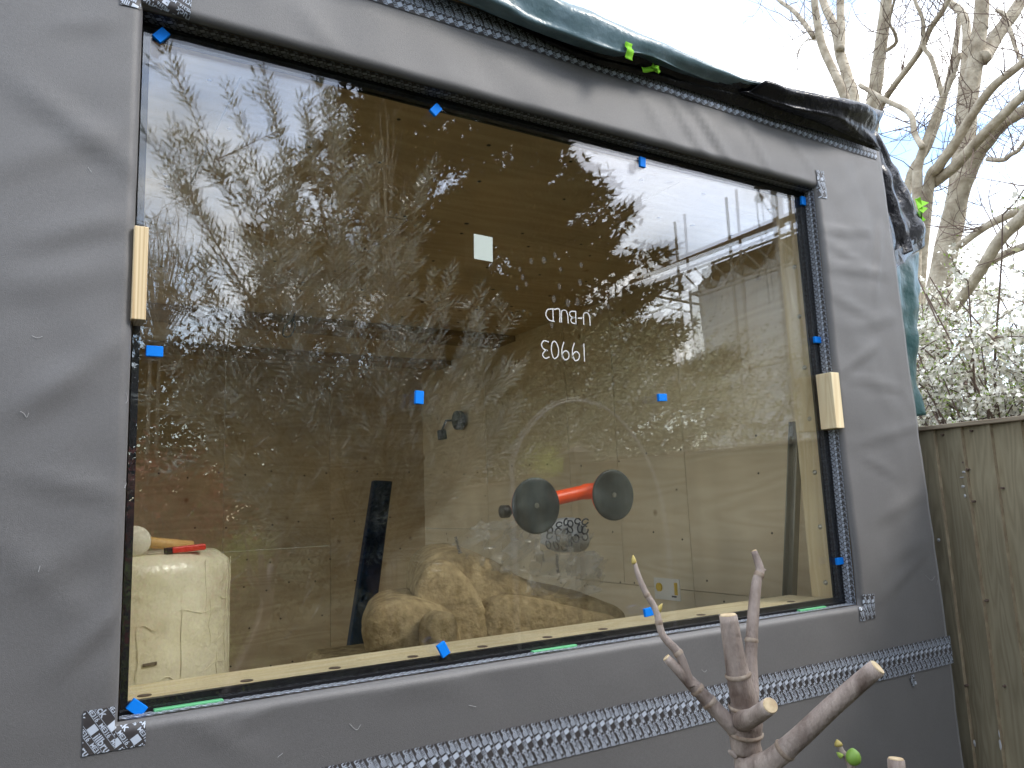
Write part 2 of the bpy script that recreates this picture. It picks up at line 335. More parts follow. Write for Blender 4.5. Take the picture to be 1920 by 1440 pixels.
# ------------------------------------------------------------------ garden room: membrane wall with folds
room = root('garden_room', 'unfinished timber garden room wrapped in dark grey breather membrane', 'building')
XL, XR, ZT = -1.7, 2.2, 2.66
HX0, HX1, HZ0, HZ1 = 0.0, W, ZB, ZB+H
creases = []
def crease(a, b, amp, wid):
    A, B = atY(a, 0), atY(b, 0); creases.append((A[0], A[2], B[0], B[2], amp*.85, wid*.85))
for c in [((1235,150),(1318,292),.007,.022), ((1292,190),(1362,300),.008,.022), ((1370,190),(1440,320),.006,.022), ((1185,150),(1250,265),.004,.02),
          ((1535,435),(1640,440),.006,.013), ((1545,455),(1620,500),.005,.012), ((1552,505),(1668,520),.006,.02), ((1560,560),(1640,600),.004,.02),
          ((1575,705),(1650,650),.006,.014), ((1590,712),(1700,735),.005,.018), ((1600,840),(1740,800),.005,.02), ((1610,855),(1690,900),.005,.014),
          ((1640,985),(1740,930),.006,.025), ((1650,1130),(1745,1035),.006,.02), ((1655,1060),(1760,1010),.004,.03), ((1600,620),(1690,600),.004,.025),
          ((20,160),(250,330),.006,.03), ((-60,350),(250,245),.005,.035), ((40,470),(245,415),.006,.03), ((-40,560),(240,520),.004,.04),
          ((0,800),(235,700),.005,.04), ((60,770),(238,640),.006,.025), ((120,1260),(228,1150),.007,.018), ((20,1120),(225,1020),.004,.035),
          ((-40,1000),(150,1180),.004,.035), ((420,1380),(500,1340),.005,.014), ((330,1345),(480,1440),.004,.02), ((700,1310),(860,1290),.003,.03),
          ((900,60),(1040,140),.003,.03), ((560,30),(640,110),.003,.03), ((1660,420),(1640,560),.005,.02), ((1450,210),(1530,335),.004,.018),
          ((100,60),(255,40),.004,.02),((30,900),(215,940),.005,.02)]: crease(*c)
def wall_y(x, z):
    y = 0.0
    for ax, az, bx, bz, amp, wid in creases:
        dx, dz = bx-ax, bz-az; L2 = dx*dx+dz*dz
        t = ((x-ax)*dx+(z-az)*dz)/L2
        tt = min(1, max(0, t)); px, pz = ax+tt*dx, az+tt*dz
        d2 = (x-px)**2+(z-pz)**2
        if d2 < 9*wid*wid:
            s = math.sin(math.pi*min(1, max(0.0, 0.12+0.76*tt)))
            # a ridge beside a hollow
            sd = ((x-px)*-dz+(z-pz)*dx)/math.sqrt(L2)
            y -= amp*s*math.exp(-d2/(wid*wid))*(0.45+1.1*sd/wid)
    y += 0.0042*noise.noise(Vector((x*2.1, 3.1, z*3.3))) + 0.0024*noise.noise(Vector((x*7+z*4, 9.2, z*5)))
    y += 0.0011*noise.noise(Vector((x*13+z*6, 1.2, z*15-x*4))) + 0.0005*noise.noise(Vector((x*30, 4.2, z*24)))
    # keep flat under the tape strip and round over into the opening
    k = min(1, abs(z-1.09)/0.12); y *= 0.15+0.85*k
    ddx = max(HX0-x, x-HX1, 0); ddz = max(HZ0-z, z-HZ1, 0); d = math.hypot(ddx, ddz); r = 0.016
    if d < r: u = 1-d/r; y += r*(1-math.sqrt(max(0, 1-u*u)))
    if d < 0.06: y *= 1
    return y
def lines(a, b, h0, h1, step):
    s = set(np.round(np.arange(a, b, step), 4)) | {b}
    s = {v for v in s if min(abs(v-h0), abs(v-h1)) > 0.03 or v == b}
    for h, sg in ((h0, -1), (h1, 1)):
        for d in (0, .0015, .004, .008, .013, .018, .026): s.add(round(h+sg*d, 5))
        s.add(round(h-sg*0.02, 5))
    return sorted(s)
xs = lines(XL, XR, HX0, HX1, 0.016); zs = lines(0.15, ZT, HZ0, HZ1, 0.016)
vid = {}; V = []; Fc = []
def wv(i, j):
    if (i, j) not in vid:
        x, z = xs[i], zs[j]; vid[i, j] = len(V)
        xx = x
        if x > 2.0: xx = x - (x-2.0)/0.2*(0.055*max(0, z-1.0)/1.6) + 0.004*noise.noise(Vector((1, 2, z*6)))*(x-2.0)/0.2
        V.append((xx, wall_y(x, z), z))
    return vid[i, j]
for i in range(len(xs)-1):
    for j in range(len(zs)-1):
        cx, cz = (xs[i]+xs[i+1])/2, (zs[j]+zs[j+1])/2
        if HX0 < cx < HX1 and HZ0 < cz < HZ1: continue
        Fc.append((wv(i, j), wv(i+1, j), wv(i+1, j+1), wv(i, j+1)))
# wrap the right corner and lip into the opening
for j in range(len(zs)-1):
    a, b = wv(len(xs)-1, j), wv(len(xs)-1, j+1)
    k = len(V); V += [(V[a][0]-.004, .03, zs[j]), (V[b][0]-.004, .03, zs[j+1]), (V[a][0]-.006, 3.5, zs[j]), (V[b][0]-.006, 3.5, zs[j+1])]
    Fc += [(a, k, k+1, b), (k, k+2, k+3, k+1)]
membrane = mesh_obj('membrane', V, Fc, M['membrane'], room, True)
tag(membrane, 'dark grey breather membrane stretched and creased over the wall')

# ------------------------------------------------------------------ tape with print
def text_mesh(s, size):
    c = bpy.data.curves.new('t', 'FONT'); c.body = s; c.size = size; c.resolution_u = 2; c.offset = size*0.018
    o = bpy.data.objects.new('t', c); COL.objects.link(o); dg = bpy.context.evaluated_depsgraph_get()
    me = o.evaluated_get(dg).to_mesh()
    v = np.array([p.co[:2] for p in me.vertices]); f = [tuple(p.vertices) for p in me.polygons]
    o.evaluated_get(dg).to_mesh_clear(); bpy.data.objects.remove(o); bpy.data.curves.remove(c)
    return v, f
TXT_A = text_mesh('illbruck', 0.0155); TXT_B = text_mesh('ME316', 0.0088)
def print_2d(L, Hh, ang, x0=0.0, scale=1.0, dense=1.0):
    """printed rows running at an angle across a strip of L x Hh, cut off at its edges; returns (verts2d, faces)"""
    bm = bmesh.new()
    ca, sa = math.cos(ang), math.sin(ang)
    def put(v, f, u, w):
        pts = [bm.verts.new((((p[0]*scale+u)*ca-(p[1]*scale+w)*sa), ((p[0]*scale+u)*sa+(p[1]*scale+w)*ca), 0)) for p in v]
        for q in f:
            try: bm.faces.new([pts[i] for i in q])
            except ValueError: pass
    Lw = TXT_A[0][:,0].max(); per = (Lw+0.030)*scale; row = 0.0235*scale/dense
    corners = [(0,0),(L,0),(0,Hh),(L,Hh)]
    us = [c[0]*ca+c[1]*sa for c in corners]; ws = [-c[0]*sa+c[1]*ca for c in corners]
    k = 0; w = min(ws)-row
    while w < max(ws)+row:
        ph = ((k*0.37+0.2) % 1)*0 + x0 - w*math.tan(math.pi/2-abs(ang) % math.pi)*0
        # rows restart at the strip edge so that the logo sits at the same height in every row
        ubase = (Hh*0.5 - (w)*ca)/sa if abs(sa) > 0.2 else 0
        for n in range(-2, 3):
            u = ubase - 0.35*per + n*per + x0
            if u > max(us)+per or u < min(us)-per: continue
            b = 0.0145*scale
            put([(.003,0),(.0145,0),(.0145,.0125),(.003,.0125)], [(0,1,2,3)], u, w)
            put(TXT_A[0]+np.array([0.0185, 0.0005]), TXT_A[1], u, w)
        pb = (TXT_B[0][:,0].max()+0.006)*scale
        for n in range(-6, 7):
            u = ubase + n*pb
            if u > max(us)+per or u < min(us)-per: continue
            put(TXT_B[0], TXT_B[1], u, w+0.0152*scale)
        for e in (0.0142, 0.0226):
            put([(0,0),(3*per/scale,0),(3*per/scale,.0005),(0,.0005)], [(0,1,2,3)], ubase-1.5*per, w+e*scale)
        k += 1; w += row
    for co, no in (((0,0,0),(-1,0,0)), ((L,0,0),(1,0,0)), ((0,0,0),(0,-1,0)), ((0,Hh,0),(0,1,0))):
        bmesh.ops.bisect_plane(bm, geom=bm.verts[:]+bm.edges[:]+bm.faces[:], plane_co=co, plane_no=no, clear_outer=True)
    bmesh.ops.triangulate(bm, faces=bm.faces[:])
    bm.verts.index_update(); v = [(p.co.x, p.co.y) for p in bm.verts]; f = [tuple(q.index for q in a.verts) for a in bm.faces]
    bm.free(); return v, f
def tape_strip(name, L, Hh, fmap, ang, scale=1.0, nu=None, nv=8, x0=0.0, edge=0.0, pname='print', mt='tape', dense=1.0, pm='print'):
    nu = nu or max(4, int(L/0.012)); V = []; Fq = []
    for i in range(nu+1):
        for j in range(nv+1):
            u, v = L*i/nu, Hh*j/nv
            if edge and j in (0, nv): v += edge*noise.noise(Vector((u*25, j*3.0, 5)))
            V.append(fmap(u, v, 0.0014))
    for i in range(nu):
        for j in range(nv):
            a = i*(nv+1)+j; Fq.append((a, a+nv+1, a+nv+2, a+1))
    o = mesh_obj(name, V, Fq, M[mt], room, True)
    pv, pf = print_2d(L, Hh, ang, x0, scale, dense)
    p = mesh_obj(pname, [fmap(a, b, 0.0021) for a, b in pv], pf, M[pm], o)
    return o
def wall_map(ox, oz, rot=0.0):
    c, s = math.cos(rot), math.sin(rot)
    def f(u, v, h):
        x, z = ox+u*c-v*s, oz+u*s+v*c
        xx = x
        if x > 2.0: xx = x - (x-2.0)/0.2*(0.055*max(0, z-1.0)/1.6)
        return (xx, wall_y(x, z)-h-0.0006, z)
    return f
tape_strip('seam_tape', 2.215-0.24, 0.078, wall_map(0.235, 1.048, 0.0), math.radians(118), scale=0.86, edge=0.002, x0=0.03)
tape_strip('eave_tape', 2.17-0.10, 0.055, wall_map(0.10, 2.598, 0.0), math.radians(118), scale=0.9, edge=0.002)
P = atY((165,1335), 0)
tape_strip('corner_tape', 0.043, 0.064, wall_map(-0.047, 1.212, math.radians(1)), math.radians(-58), scale=1.0, x0=0.018)
tape_strip('corner_tape', 0.042, 0.034, wall_map(-0.0035, 1.2125, math.radians(1)), math.radians(-58), scale=1.0, x0=0.03)
tape_strip('corner_tape', 0.048, 0.066, wall_map(W+.004, 1.212, math.radians(-2)), math.radians(-64), scale=0.75)
tape_strip('corner_tape', 0.022, 0.036, wall_map(W-.018, 1.2105, math.radians(-2)), math.radians(-64), scale=0.75)
tape_strip('corner_tape', 0.036, 0.085, wall_map(W+.004, 2.418, math.radians(3)), math.radians(-66), scale=0.85)
tape_strip('corner_tape', 0.034, 0.07, wall_map(-0.038, 2.438, math.radians(4)), math.radians(160), scale=0.9)
tape_strip('corner_tape', 0.08, 0.05, wall_map(-0.004, 2.4545, math.radians(-3)), math.radians(160), scale=0.9)
# tape lining the reveal: right side, head, left side, sill edge
tape_strip('reveal_tape', H+0.002, 0.047, lambda u, v, h: (W-0.001-h*0.7+0.0015*noise.noise(Vector((u*9, v*20, 1))), 0.0138+v, ZB-0.001+u), math.radians(62), scale=0.62, dense=1.0, mt='tape')
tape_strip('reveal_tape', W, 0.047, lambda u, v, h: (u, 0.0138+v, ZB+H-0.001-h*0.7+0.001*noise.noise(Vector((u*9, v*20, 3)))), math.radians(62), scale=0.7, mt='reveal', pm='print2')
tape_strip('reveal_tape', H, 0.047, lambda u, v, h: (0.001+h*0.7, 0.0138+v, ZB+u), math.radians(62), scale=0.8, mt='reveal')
tape_strip('reveal_tape', W, 0.027, lambda u, v, h: (u, 0.0138+v, ZB-0.0005+h*1.2+v*0.02+0.0012*noise.noise(Vector((u*12, v*20, 7)))), math.radians(50), scale=0.55, mt='tape')
fleck = tape_strip('loose_tape', 0.02, 0.03, wall_map(2.0, 1.01, math.radians(20)), math.radians(60), scale=0.8)

# ------------------------------------------------------------------ room carcass, lining, ceiling
def panel(name, a, b, m, par=room, bev=0.0):
    q = MB(); q.box(a, b); o = q.build(name, M[m], par)
    if bev: bevel(o, bev, 1)
    return o
YB, ZC, XI = 3.3, 2.455, 2.05
mb = MB(); mb.box((XL, .012, 0.05), (-0.012, .075, ZT)); mb.box((W+.012, .012, 0.05), (2.13, .075, ZT-.03)); mb.box((-0.012, .02, 0.05), (W+.012, .075, ZB-.016)); mb.box((-.012, .012, ZB+H+.016), (W+.012, .075, ZT))
mb.build('wall_frame', M['plydark'], room)
panel('floor_deck', (XL, .075, .22), (XI+.1, YB+.1, .30), 'floor')
panel('roof_deck', (XL-.1, 0.02, 2.668), (2.13, YB+.15, 2.71), 'plydark')
# right wall sheets
for (y0, y1, z0, z1) in ((.16,.885,.30,1.205),(.16,.885,1.208,ZC),(.888,1.66,.30,1.205),(.888,1.30,1.208,ZC),(1.303,1.66,1.208,1.615),(1.303,1.66,1.618,ZC),(1.663,2.46,.30,1.43),(1.663,2.46,1.433,ZC),(2.463,YB,.30,1.43),(2.463,YB,1.433,ZC)):
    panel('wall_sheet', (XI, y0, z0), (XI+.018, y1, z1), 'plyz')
for (x0, x1, z0, z1) in ((XL,-.62,.3,ZC),(-.617,.34,.3,1.36),(-.617,.34,1.363,ZC),(.343,.80,.3,1.36),(.343,.80,1.363,ZC),(.803,1.42,.3,1.36),(.803,1.42,1.363,ZC),(1.423,XI,.3,ZC)):
    panel('wall_sheet', (x0, YB, z0), (x1, YB+.018, z1), 'ply')
for (x0, x1, y0, y1) in ((XL,.2,.155,.775),(.203,1.42,.155,.775),(1.423,XI,.155,.775),(XL,.84,.778,1.62),(.843,XI,.778,1.62),(XL,.2,1.623,2.4),(.203,1.42,1.623,2.4),(1.423,XI,1.623,2.4),(XL,.84,2.403,YB),(.843,XI,2.403,YB)):
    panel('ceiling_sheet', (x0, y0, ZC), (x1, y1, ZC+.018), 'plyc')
for y0, y1 in ((2.10,2.32),(2.86,3.04)):
    panel('ceiling_beam', (XL, y0, ZC-.03), (XI-.002, y1, ZC-.0005), 'plydark')
# screws in the ceiling and walls (joined: far too small to pick apart)
q = MB()
for y0 in (.2,.42,.735,.82,1.1,1.36,1.58,1.67,1.95,2.45,2.7):
    x = -1.5+random.random()*.1
    while x < 2.0:
        xx, yy = x+random.uniform(-.02,.02), y0+random.uniform(-.015,.015)
        q.tube([(xx, yy, ZC-.001), (xx, yy, ZC+.004)], random.choice([.005,.006,.008]), 7); x += random.uniform(.17,.3)
for z0 in (.5,.72,.95,1.15,1.3,1.5,1.8):
    x = -1.5
    while x < 1.95:
        zz = z0+random.uniform(-.02,.02); q.tube([(x, YB-.001, zz), (x, YB+.004, zz)], .005, 7); x += random.uniform(.12,.26)
for z0 in (1.19,1.24,1.40,1.62,1.75):
    y = .3
    while y < 3.2:
        zz = z0+random.uniform(-.03,.03); q.tube([(XI-.001, y, zz), (XI+.004, y, zz)], .0042, 7); y += random.uniform(.15,.45)
tag(q.build('lining_screws', M['black'], room), kind='stuff')
# window lining
o = panel('window_board', (-.01, .0785, ZB-.03), (W+.008, .245, ZB+.0095), 'pine', bev=.002)
for i, px in enumerate([275,470,637,785,917,1040,1145,1330,1500,1580]):
    x = atY((px, 1300-(px-275)*.135), .105)[0]
    q = MB(); q.tube([(x, .134, ZB+.009), (x, .134, ZB+.0106)], .0115, 14); q.build('bolt_hole', M['twig'], o)
o = panel('jamb_lining', (W+.0085, .0785, ZB+.010), (W+.0265, .165, ZB+H-.004), 'pinez')
for y in (495,588,685,782,884,988,1095):
    z = atX((1505+(y-495)*.125, y), W+.006)[2]
    q = MB(); q.tube([(W+.0035, .114, z), (W+.006, .114, z), (W+.0088, .114, z)], [.003,.0065,.0075], 10); q.build('screw_head', M['steel'], o, True)
panel('jamb_lining', (-.0265, .0785, ZB+.010), (-.0085, .165, ZB+H-.004), 'pinez')
panel('head_lining', (-.0265, .0785, ZB+H-.0035), (W+.0265, .154, ZB+H+.0145), 'plyc')
mb = MB(); mb.box((XL,.0755,.30),(-.027,.15,ZC-.001)); mb.box((W+.027,.0755,.30),(XI-.001,.15,ZC-.001)); mb.box((-.026,.0755,.30),(W+.026,.15,ZB-.031)); mb.build('inner_stud_wall', M['pinez'], room)
for x0, x1, y0, y1 in ((1.985,2.03,.19,.275),):
    panel('corner_stud', (x0, y0, .301), (x1, y1, ZC-.002), 'pinez', bev=.003)

# ------------------------------------------------------------------ glazing unit
gu = root('glazing_unit', 'large double glazed unit with black edge seal set in the membrane opening', 'window')
def pane(name, y0, y1, m, tilt=(0, 0)):
    a, b, c, d = .005, W-.005, ZB+.007, ZB+H-.006; xc, zc = (a+b)/2, (c+d)/2; n = 10
    v = []; f = []
    for side, y in ((0, y0), (1, y1)):
        for i in range(n+1):
            for j in range(n+1):
                x, z = a+(b-a)*i/n, c+(d-c)*j/n
                v.append((x, y+tilt[0]*(x-xc)+tilt[1]*(z-zc), z))
    N = (n+1)*(n+1)
    for i in range(n):
        for j in range(n):
            k = i*(n+1)+j; f.append((k, k+n+1, k+n+2, k+1)); f.append((N+k, N+k+1, N+k+n+2, N+k+n+1))
    o = mesh_obj(name, v, f, M[m], gu, True); return o
pane('outer_pane', GY, GY+.005, 'pane')
pane('inner_pane', GY+.020, GY+.0245, 'pane2', (-.0062, -.0066))
sp = MB(); a, b, c, d = .0045, W-.0045, ZB+.0065, ZB+H-.0055; t = .0125; y0, y1 = GY+.0056, GY+.0185
for bx_ in (((a,y0,c),(a+t,y1,d)), ((b-t,y0,c),(b,y1,d)), ((a+t,y0,c),(b-t,y1,c+t)), ((a+t,y0,d-t),(b-t,y1,d))): sp.box(*bx_)
sp.build('edge_seal', M['black'], gu)
sp = MB(); y0, y1 = GY+.026, GY+.0315; t = .022
for bx_ in (((a-.004,y0,c-.006),(a+.010,y1,d+.004)), ((b-.010,y0,c-.006),(b+.004,y1,d+.004)), ((a,y0,c-.006),(b,y1,c+.009)), ((a,y0,d-.012),(b,y1,d+.004))): sp.box(*bx_)
sp.build('inner_gasket', M['black'], gu)
sp = MB(); y0, y1 = GY+.001, GY+.0318
for bx_ in (((.0005,y0,ZB-.003),(.0044,y1,ZB+H-.0015)), ((W-.0044,y0,ZB-.003),(W-.0005,y1,ZB+H-.0015)), ((.0044,y0,ZB-.003),(W-.0044,y1,ZB+.0062)), ((.0044,y0,ZB+H-.0052),(W-.0044,y1,ZB+H-.0015))): sp.box(*bx_)
sp.build('perimeter_seal', M['black'], gu)
P = atY((906, 465), GY)
q = MB(); q.obox((P[0], GY-.0006, P[2]), ((.999,0,-.03),(0,1,0),(.03,0,.999)), (.0235,.0003,.0285)); q.build('label_sticker', M['white'], gu)
# writing in white marker, upside down as the unit was turned round
glyph = {'U': [[(0,1),(.02,.35),(.15,.05),(.35,.0),(.55,.1),(.62,.4),(.64,1)]], '-': [[(.05,.5),(.4,.52)]],
 'B': [[(0,0),(.03,1)],[(.03,1),(.4,.95),(.5,.75),(.35,.55),(.05,.5)],[(.05,.5),(.45,.48),(.6,.25),(.45,.04),(0,0)]],
 'L': [[(.02,1),(0,0),(.5,.03)]], 'D': [[(0,0),(.02,1)],[(-.08,1),(.4,.92),(.68,.55),(.5,.12),(-.04,0)]],
 '1': [[(.1,0),(.12,1)]], '9': [[(.5,.75),(.35,1),(.1,.9),(.05,.62),(.25,.48),(.48,.65),(.52,.85),(.5,.4),(.35,0)]],
 '0': [[(.3,1),(.08,.8),(.02,.4),(.2,.02),(.42,.1),(.5,.5),(.42,.88),(.28,1)]],
 '3': [[(.05,.92),(.3,1),(.48,.82),(.3,.58),(.15,.55),(.4,.48),(.52,.25),(.35,.02),(.05,.06)]]}
def scribble(word, xc, zc, h, adv, wid, y):
    q = MB(); u0 = -sum(adv)/2*h; tot = 0
    for ch, ad in zip(word, adv):
        for st in glyph[ch]:
            pts = spline(st, 5) if len(st) > 2 else [np.array(p) for p in st]
            P = [np.array((xc-(u0+(tot+p[0])*h), zc-(p[1]-.5)*h)) for p in pts]
            for i in range(len(P)-1):
                dlt = P[i+1]-P[i]; L = np.linalg.norm(dlt)
                if L < 1e-6: continue
                e = dlt/L*wid*.35; nn = np.array((-dlt[1], dlt[0]))/L*wid/2
                A, B = P[i]-e, P[i+1]+e; yy = y-(i % 2)*.00006
                q.add([(A[0]+nn[0],yy,A[1]+nn[1]),(B[0]+nn[0],yy,B[1]+nn[1]),(B[0]-nn[0],yy,B[1]-nn[1]),(A[0]-nn[0],yy,A[1]-nn[1])], [(0,1,2,3)])
        tot += ad
    return q.build('handwriting', M['ink'], gu)
P = atY((1065,594), GY); scribble('U-BULD', P[0], P[2], .0295, [.75,.62,.78,.78,.62,.7], .0027, GY-.0007)
P = atY((1057,658), GY); scribble('19903', P[0], P[2], .041, [.42,.72,.72,.62,.55], .0027, GY-.0007)
q = MB()
for px, py, ra in ((1140,480),) and [(996,490,.6),(1020,488,.7),(1040,479,.6),(975,505,.5),(980,520,.6),(987,533,.5),(970,540,.5),(1050,505,.5),(1090,497,.6),(1088,530,.7),(1048,537,.6),(1038,561,.7),(1065,568,.8),(1082,566,.8),(1035,610,.6),(1140,575,.6)]:
    P = atY((px, py), GY); n = 12; an = random.uniform(-.3,.3)
    q.add([(P[0]+.0075*ra*math.cos(2*math.pi*k/n)-.004*an, GY-.0005, P[2]+.0125*ra*math.sin(2*math.pi*k/n)) for k in range(n)], [tuple(range(n))])
tag(q.build('finger_smudges', M['smudge'], gu), kind='stuff')
q = MB()
for _ in range(26):
    px, py = random.choice([(560,1130),(610,1090),(430,1080),(330,900),(900,880),(1330,900),(1350,760),(700,640),(520,860)]); px += random.gauss(0,45); py += random.gauss(0,40)
    P = atY((px, py), GY); a = random.choice([.7,.75,.9,1.2])+random.gauss(0,.12); ln_ = random.uniform(.008,.04); w_ = random.uniform(.0004,.0011); ca, sa = math.cos(a), math.sin(a)
    q.add([(P[0]-ca*ln_, GY-.0004, P[2]-sa*ln_), (P[0]+sa*w_, GY-.0004, P[2]-ca*w_), (P[0]+ca*ln_, GY-.0004, P[2]+sa*ln_), (P[0]-sa*w_, GY-.0004, P[2]+ca*w_)], [(0,1,2,3)])
tag(q.build('glass_streaks', M['smudge'], gu), kind='stuff')

# blue pads on the glass
pads = [((302,53),38,'in the top corner above the feathery sprig'), ((815,208),40,'second along the top edge of the glass'), ((1202,306),4,'third along the top edge, before the cloudy sky'),
        ((1508,379),2,'in the top corner beside the hanging lamp'), ((289,660),90,'below the plywood packer at the wide end of the glass'), ((784,746),4,'in the middle of the glass above the dark plank'),
        ((1239,746),88,'in the middle of the glass above the arched pipe'), ((1530,638),88,'above the short pine packer'), ((1590,1050),88,'at the glass edge beside the lowest screws'),
        ((1214,1147),85,'at the foot of the glass just beside the fig twig'), ((829,1217),-28,'tilted on the lower edge below the insulation'), ((256,1326),-50,'tilted in the bottom corner by the printed tape patch')]
for (p, a, d) in pads:
    P = atY(p, GY); s = max(.0105, P[0]); a = math.radians(a)
    P[0] = min(max(P[0], .025), W-.018); P[2] = min(P[2], ZB+H-.024) 
    ax = (math.cos(a), 0, -math.sin(a)); az = (math.sin(a), 0, math.cos(a))
    q = MB(); q.obox((P[0], GY-.0044, P[2]), (ax, (0,1,0), az), (.0092, .004, .0135))
    o = q.build('glass_pad', M['blue']); bevel(o, .0008, 1)
    tag(o, 'small bright blue foam pad ' + d, 'pad', 'blue pads on the window')
# packers
def block(name, a, b, m, label, cat, grp):
    q = MB(); q.box(a, b); o = q.build(name, M[m]); bevel(o, .0012, 1); return tag(o, label, cat, grp)
block('timber_packer', (-.003, -.006, 1.882), (.019, .044, 2.043), 'lamin', 'pale striped plywood packer wedged in the far end of the opening beside plain membrane', 'packer', 'wooden packers')
block('timber_packer', (W-.038, -.008, 1.733), (W-.003, .0435, 1.891), 'pinez', 'short pine packer block wedged beside the patterned reveal tape', 'packer', 'wooden packers')
for (p0, p1, lab) in (((292,1345),(425,1329),'thin green plastic packer under the glass near the wrapped roll'), ((1012,1226),(1095,1216),'thin green plastic packer under the middle of the glass'), ((1515,1153),(1565,1147),'thin green plastic packer under the glass near the fig stems')):
    x0, x1 = atY(p0, .01)[0], atY(p1, .01)[0]
    block('glazing_packer', (x0, .0335, ZB-.003), (x1, .0452, ZB+.0052), 'green', lab, 'packer', 'green packers under the glass')

# suction lifter
sl_ = root('suction_lifter', 'orange twin suction cup glass lifter stuck on the window', 'lifter')
c1, c2 = atY((1005,948), .082), atY((1150,928), .082)
def cup(P, r):
    q = MB(); n = 40
    prof = [(0,.0),(.25,.0),(.55,.0015),(.8,.0008),(.93,.0),(1,.0015),(1.0,.006),(.9,.012),(.5,.022),(.3,.03),(0,.03)]
    v = []; f = []
    for a, y in prof:
        for k in range(n): v.append((P[0]+r*a*math.cos(2*math.pi*k/n), .0785+y, P[2]+r*a*math.sin(2*math.pi*k/n)))
    for i in range(len(prof)-1):
        for k in range(n): f.append((i*n+k, i*n+(k+1) % n, (i+1)*n+(k+1) % n, (i+1)*n+k))
    q.add(v, f); o = q.build('suction_cup', M['rubbercup'], sl_, True)
    q = MB(); q.tube([(P[0], .0778, P[2]), (P[0], .0785, P[2])], .006, 14); q.tube([(P[0], .0772, P[2]), (P[0], .0778, P[2])], .0035, 10, 0); q.build('screw', M['steel'], o)
    q = MB(); q.tube([(P[0], .087, P[2]), (P[0], .105, P[2])], [r*.985, r*.8], 32); q.build('cup_collar', M['orange'], sl_, True)
cup(c1, .062); cup(c2, .060)
q = MB(); d = c2-c1; 
A, B = c1+d*.10, c2-d*.10
q.tube(spline([(A[0],.10,A[2]+.01),(A[0]+d[0]*.15,.115,A[2]+.01),(B[0]-d[0]*.15,.115,B[2]+.012),(B[0],.10,B[2]+.012)],6), [.019]*7+[.0165]*5+[.019]*7, 14); q.build('handle', M['orange'], sl_, True)
q = MB(); K = atY((947,959), .10); q.tube([(K[0]-.012,.10,K[2]),(K[0]-.009,.10,K[2]),(K[0]+.008,.10,K[2]),(K[0]+.012,.10,K[2]),(K[0]+.03,.10,K[2]+.002)], [.006,.014,.014,.008,.006], 14); q.build('pump_knob', M['black'], sl_, True)

# ------------------------------------------------------------------ things inside
def loft(name, outline, y0, y1, m, parent=None, rings=22, res=72, amp=.012, fr=9, sub=1.0, round_=.12, shear=(0,0), seed=0, endscale=.0, fine=.003):
    P = spline(list(outline)+[outline[0]], 8)[:-1]; P = [np.array(p[:2]) for p in P]
    idx = np.linspace(0, len(P), res, endpoint=False); P = [P[int(i)] + (P[(int(i)+1) % len(P)]-P[int(i)])*(i-int(i)) for i in idx]
    c = sum(P)/len(P); V = []; Fq = []; L = []
    es = 1.0 if False else max(endscale, .05)
    for f_ in (.0, .18, .36, .54, .70, .84, .95): L.append((0.0, es*f_, -.03*(1-f_*f_)*(y1-y0)))
    for i in range(rings+1):
        t = i/rings; e = min(t, 1-t)
        s = 1.0 if e > round_ else math.sqrt(max(0, 1-(1-e/round_)**2))*(1-es)+es
        L.append((t, s, 0.0))
    L.append((1.0, es*.5, 0.0)); L.append((1.0, 0.0, 0.0))
    for t, s, dy in L:
        for p in P:
            q = c+(p-c)*(0.004+.996*s); x, y, z = q[0]+shear[0]*t, y0+(y1-y0)*t+dy, q[1]+shear[1]*t
            n = noise.noise(Vector((x*fr+seed, y*fr, z*fr)))*amp + noise.noise(Vector((x*40+seed, y*40, z*40)))*fine
            dv = np.array((q[0]-c[0], 0, q[1]-c[1])); dl = np.linalg.norm(dv)+1e-6; dv /= dl; n *= min(1, dl/.03)
            n2 = noise.noise(Vector((x*fr*.8+seed+5, y*fr, z*fr)))*amp + noise.noise(Vector((x*55+seed, y*40, z*55)))*fine
            V.append((x+dv[0]*n, y+n2*.6, z+dv[2]*n))
    k = len(P)
    for i in range(len(L)-1):
        for j in range(k): Fq.append((i*k+j, i*k+(j+1) % k, (i+1)*k+(j+1) % k, (i+1)*k+j))
    return mesh_obj(name, V, Fq, M[m], parent, True)
def O(pts, y): return [(atY(p, y)[0], atY(p, y)[2]) for p in pts]
# wrapped roll standing on the floor
br = root('insulation_roll', 'tall cream plastic wrapped insulation roll standing behind the glass', 'insulation')
V = []; Fq = []; n, rings = 64, 60; cx, cy, r0 = .065, .50, .195
for i in range(rings+1):
    t = i/rings; z = .30+1.185*t; e = min(t, 1-t)*1.185; s = 1 if e > .035 else .86+.14*math.sqrt(max(0, 1-(1-e/.035)**2))
    for k in range(n):
        a = 2*math.pi*k/n; rr = r0*s*(1+.016*noise.noise(Vector((math.cos(a)*2, math.sin(a)*2, z*3)))+.012*noise.noise(Vector((math.cos(a)*7, math.sin(a)*7, z*5))))
        V.append((cx+rr*math.cos(a), cy+rr*math.sin(a), z+.006*noise.noise(Vector((math.cos(a)*2, math.sin(a)*2, 4)))*(1 if i in (0, rings) else .6)))
for i in range(rings):
    for k in range(n): Fq.append((i*n+k, i*n+(k+1) % n, (i+1)*n+(k+1) % n, (i+1)*n+k))
Fq += [tuple(reversed(range(n))), tuple(range(rings*n, rings*n+n))]
mesh_obj('wrapped_roll', V, Fq, M['bag'], br, True)
ru = MB()                                               # creases in the film, welded seams
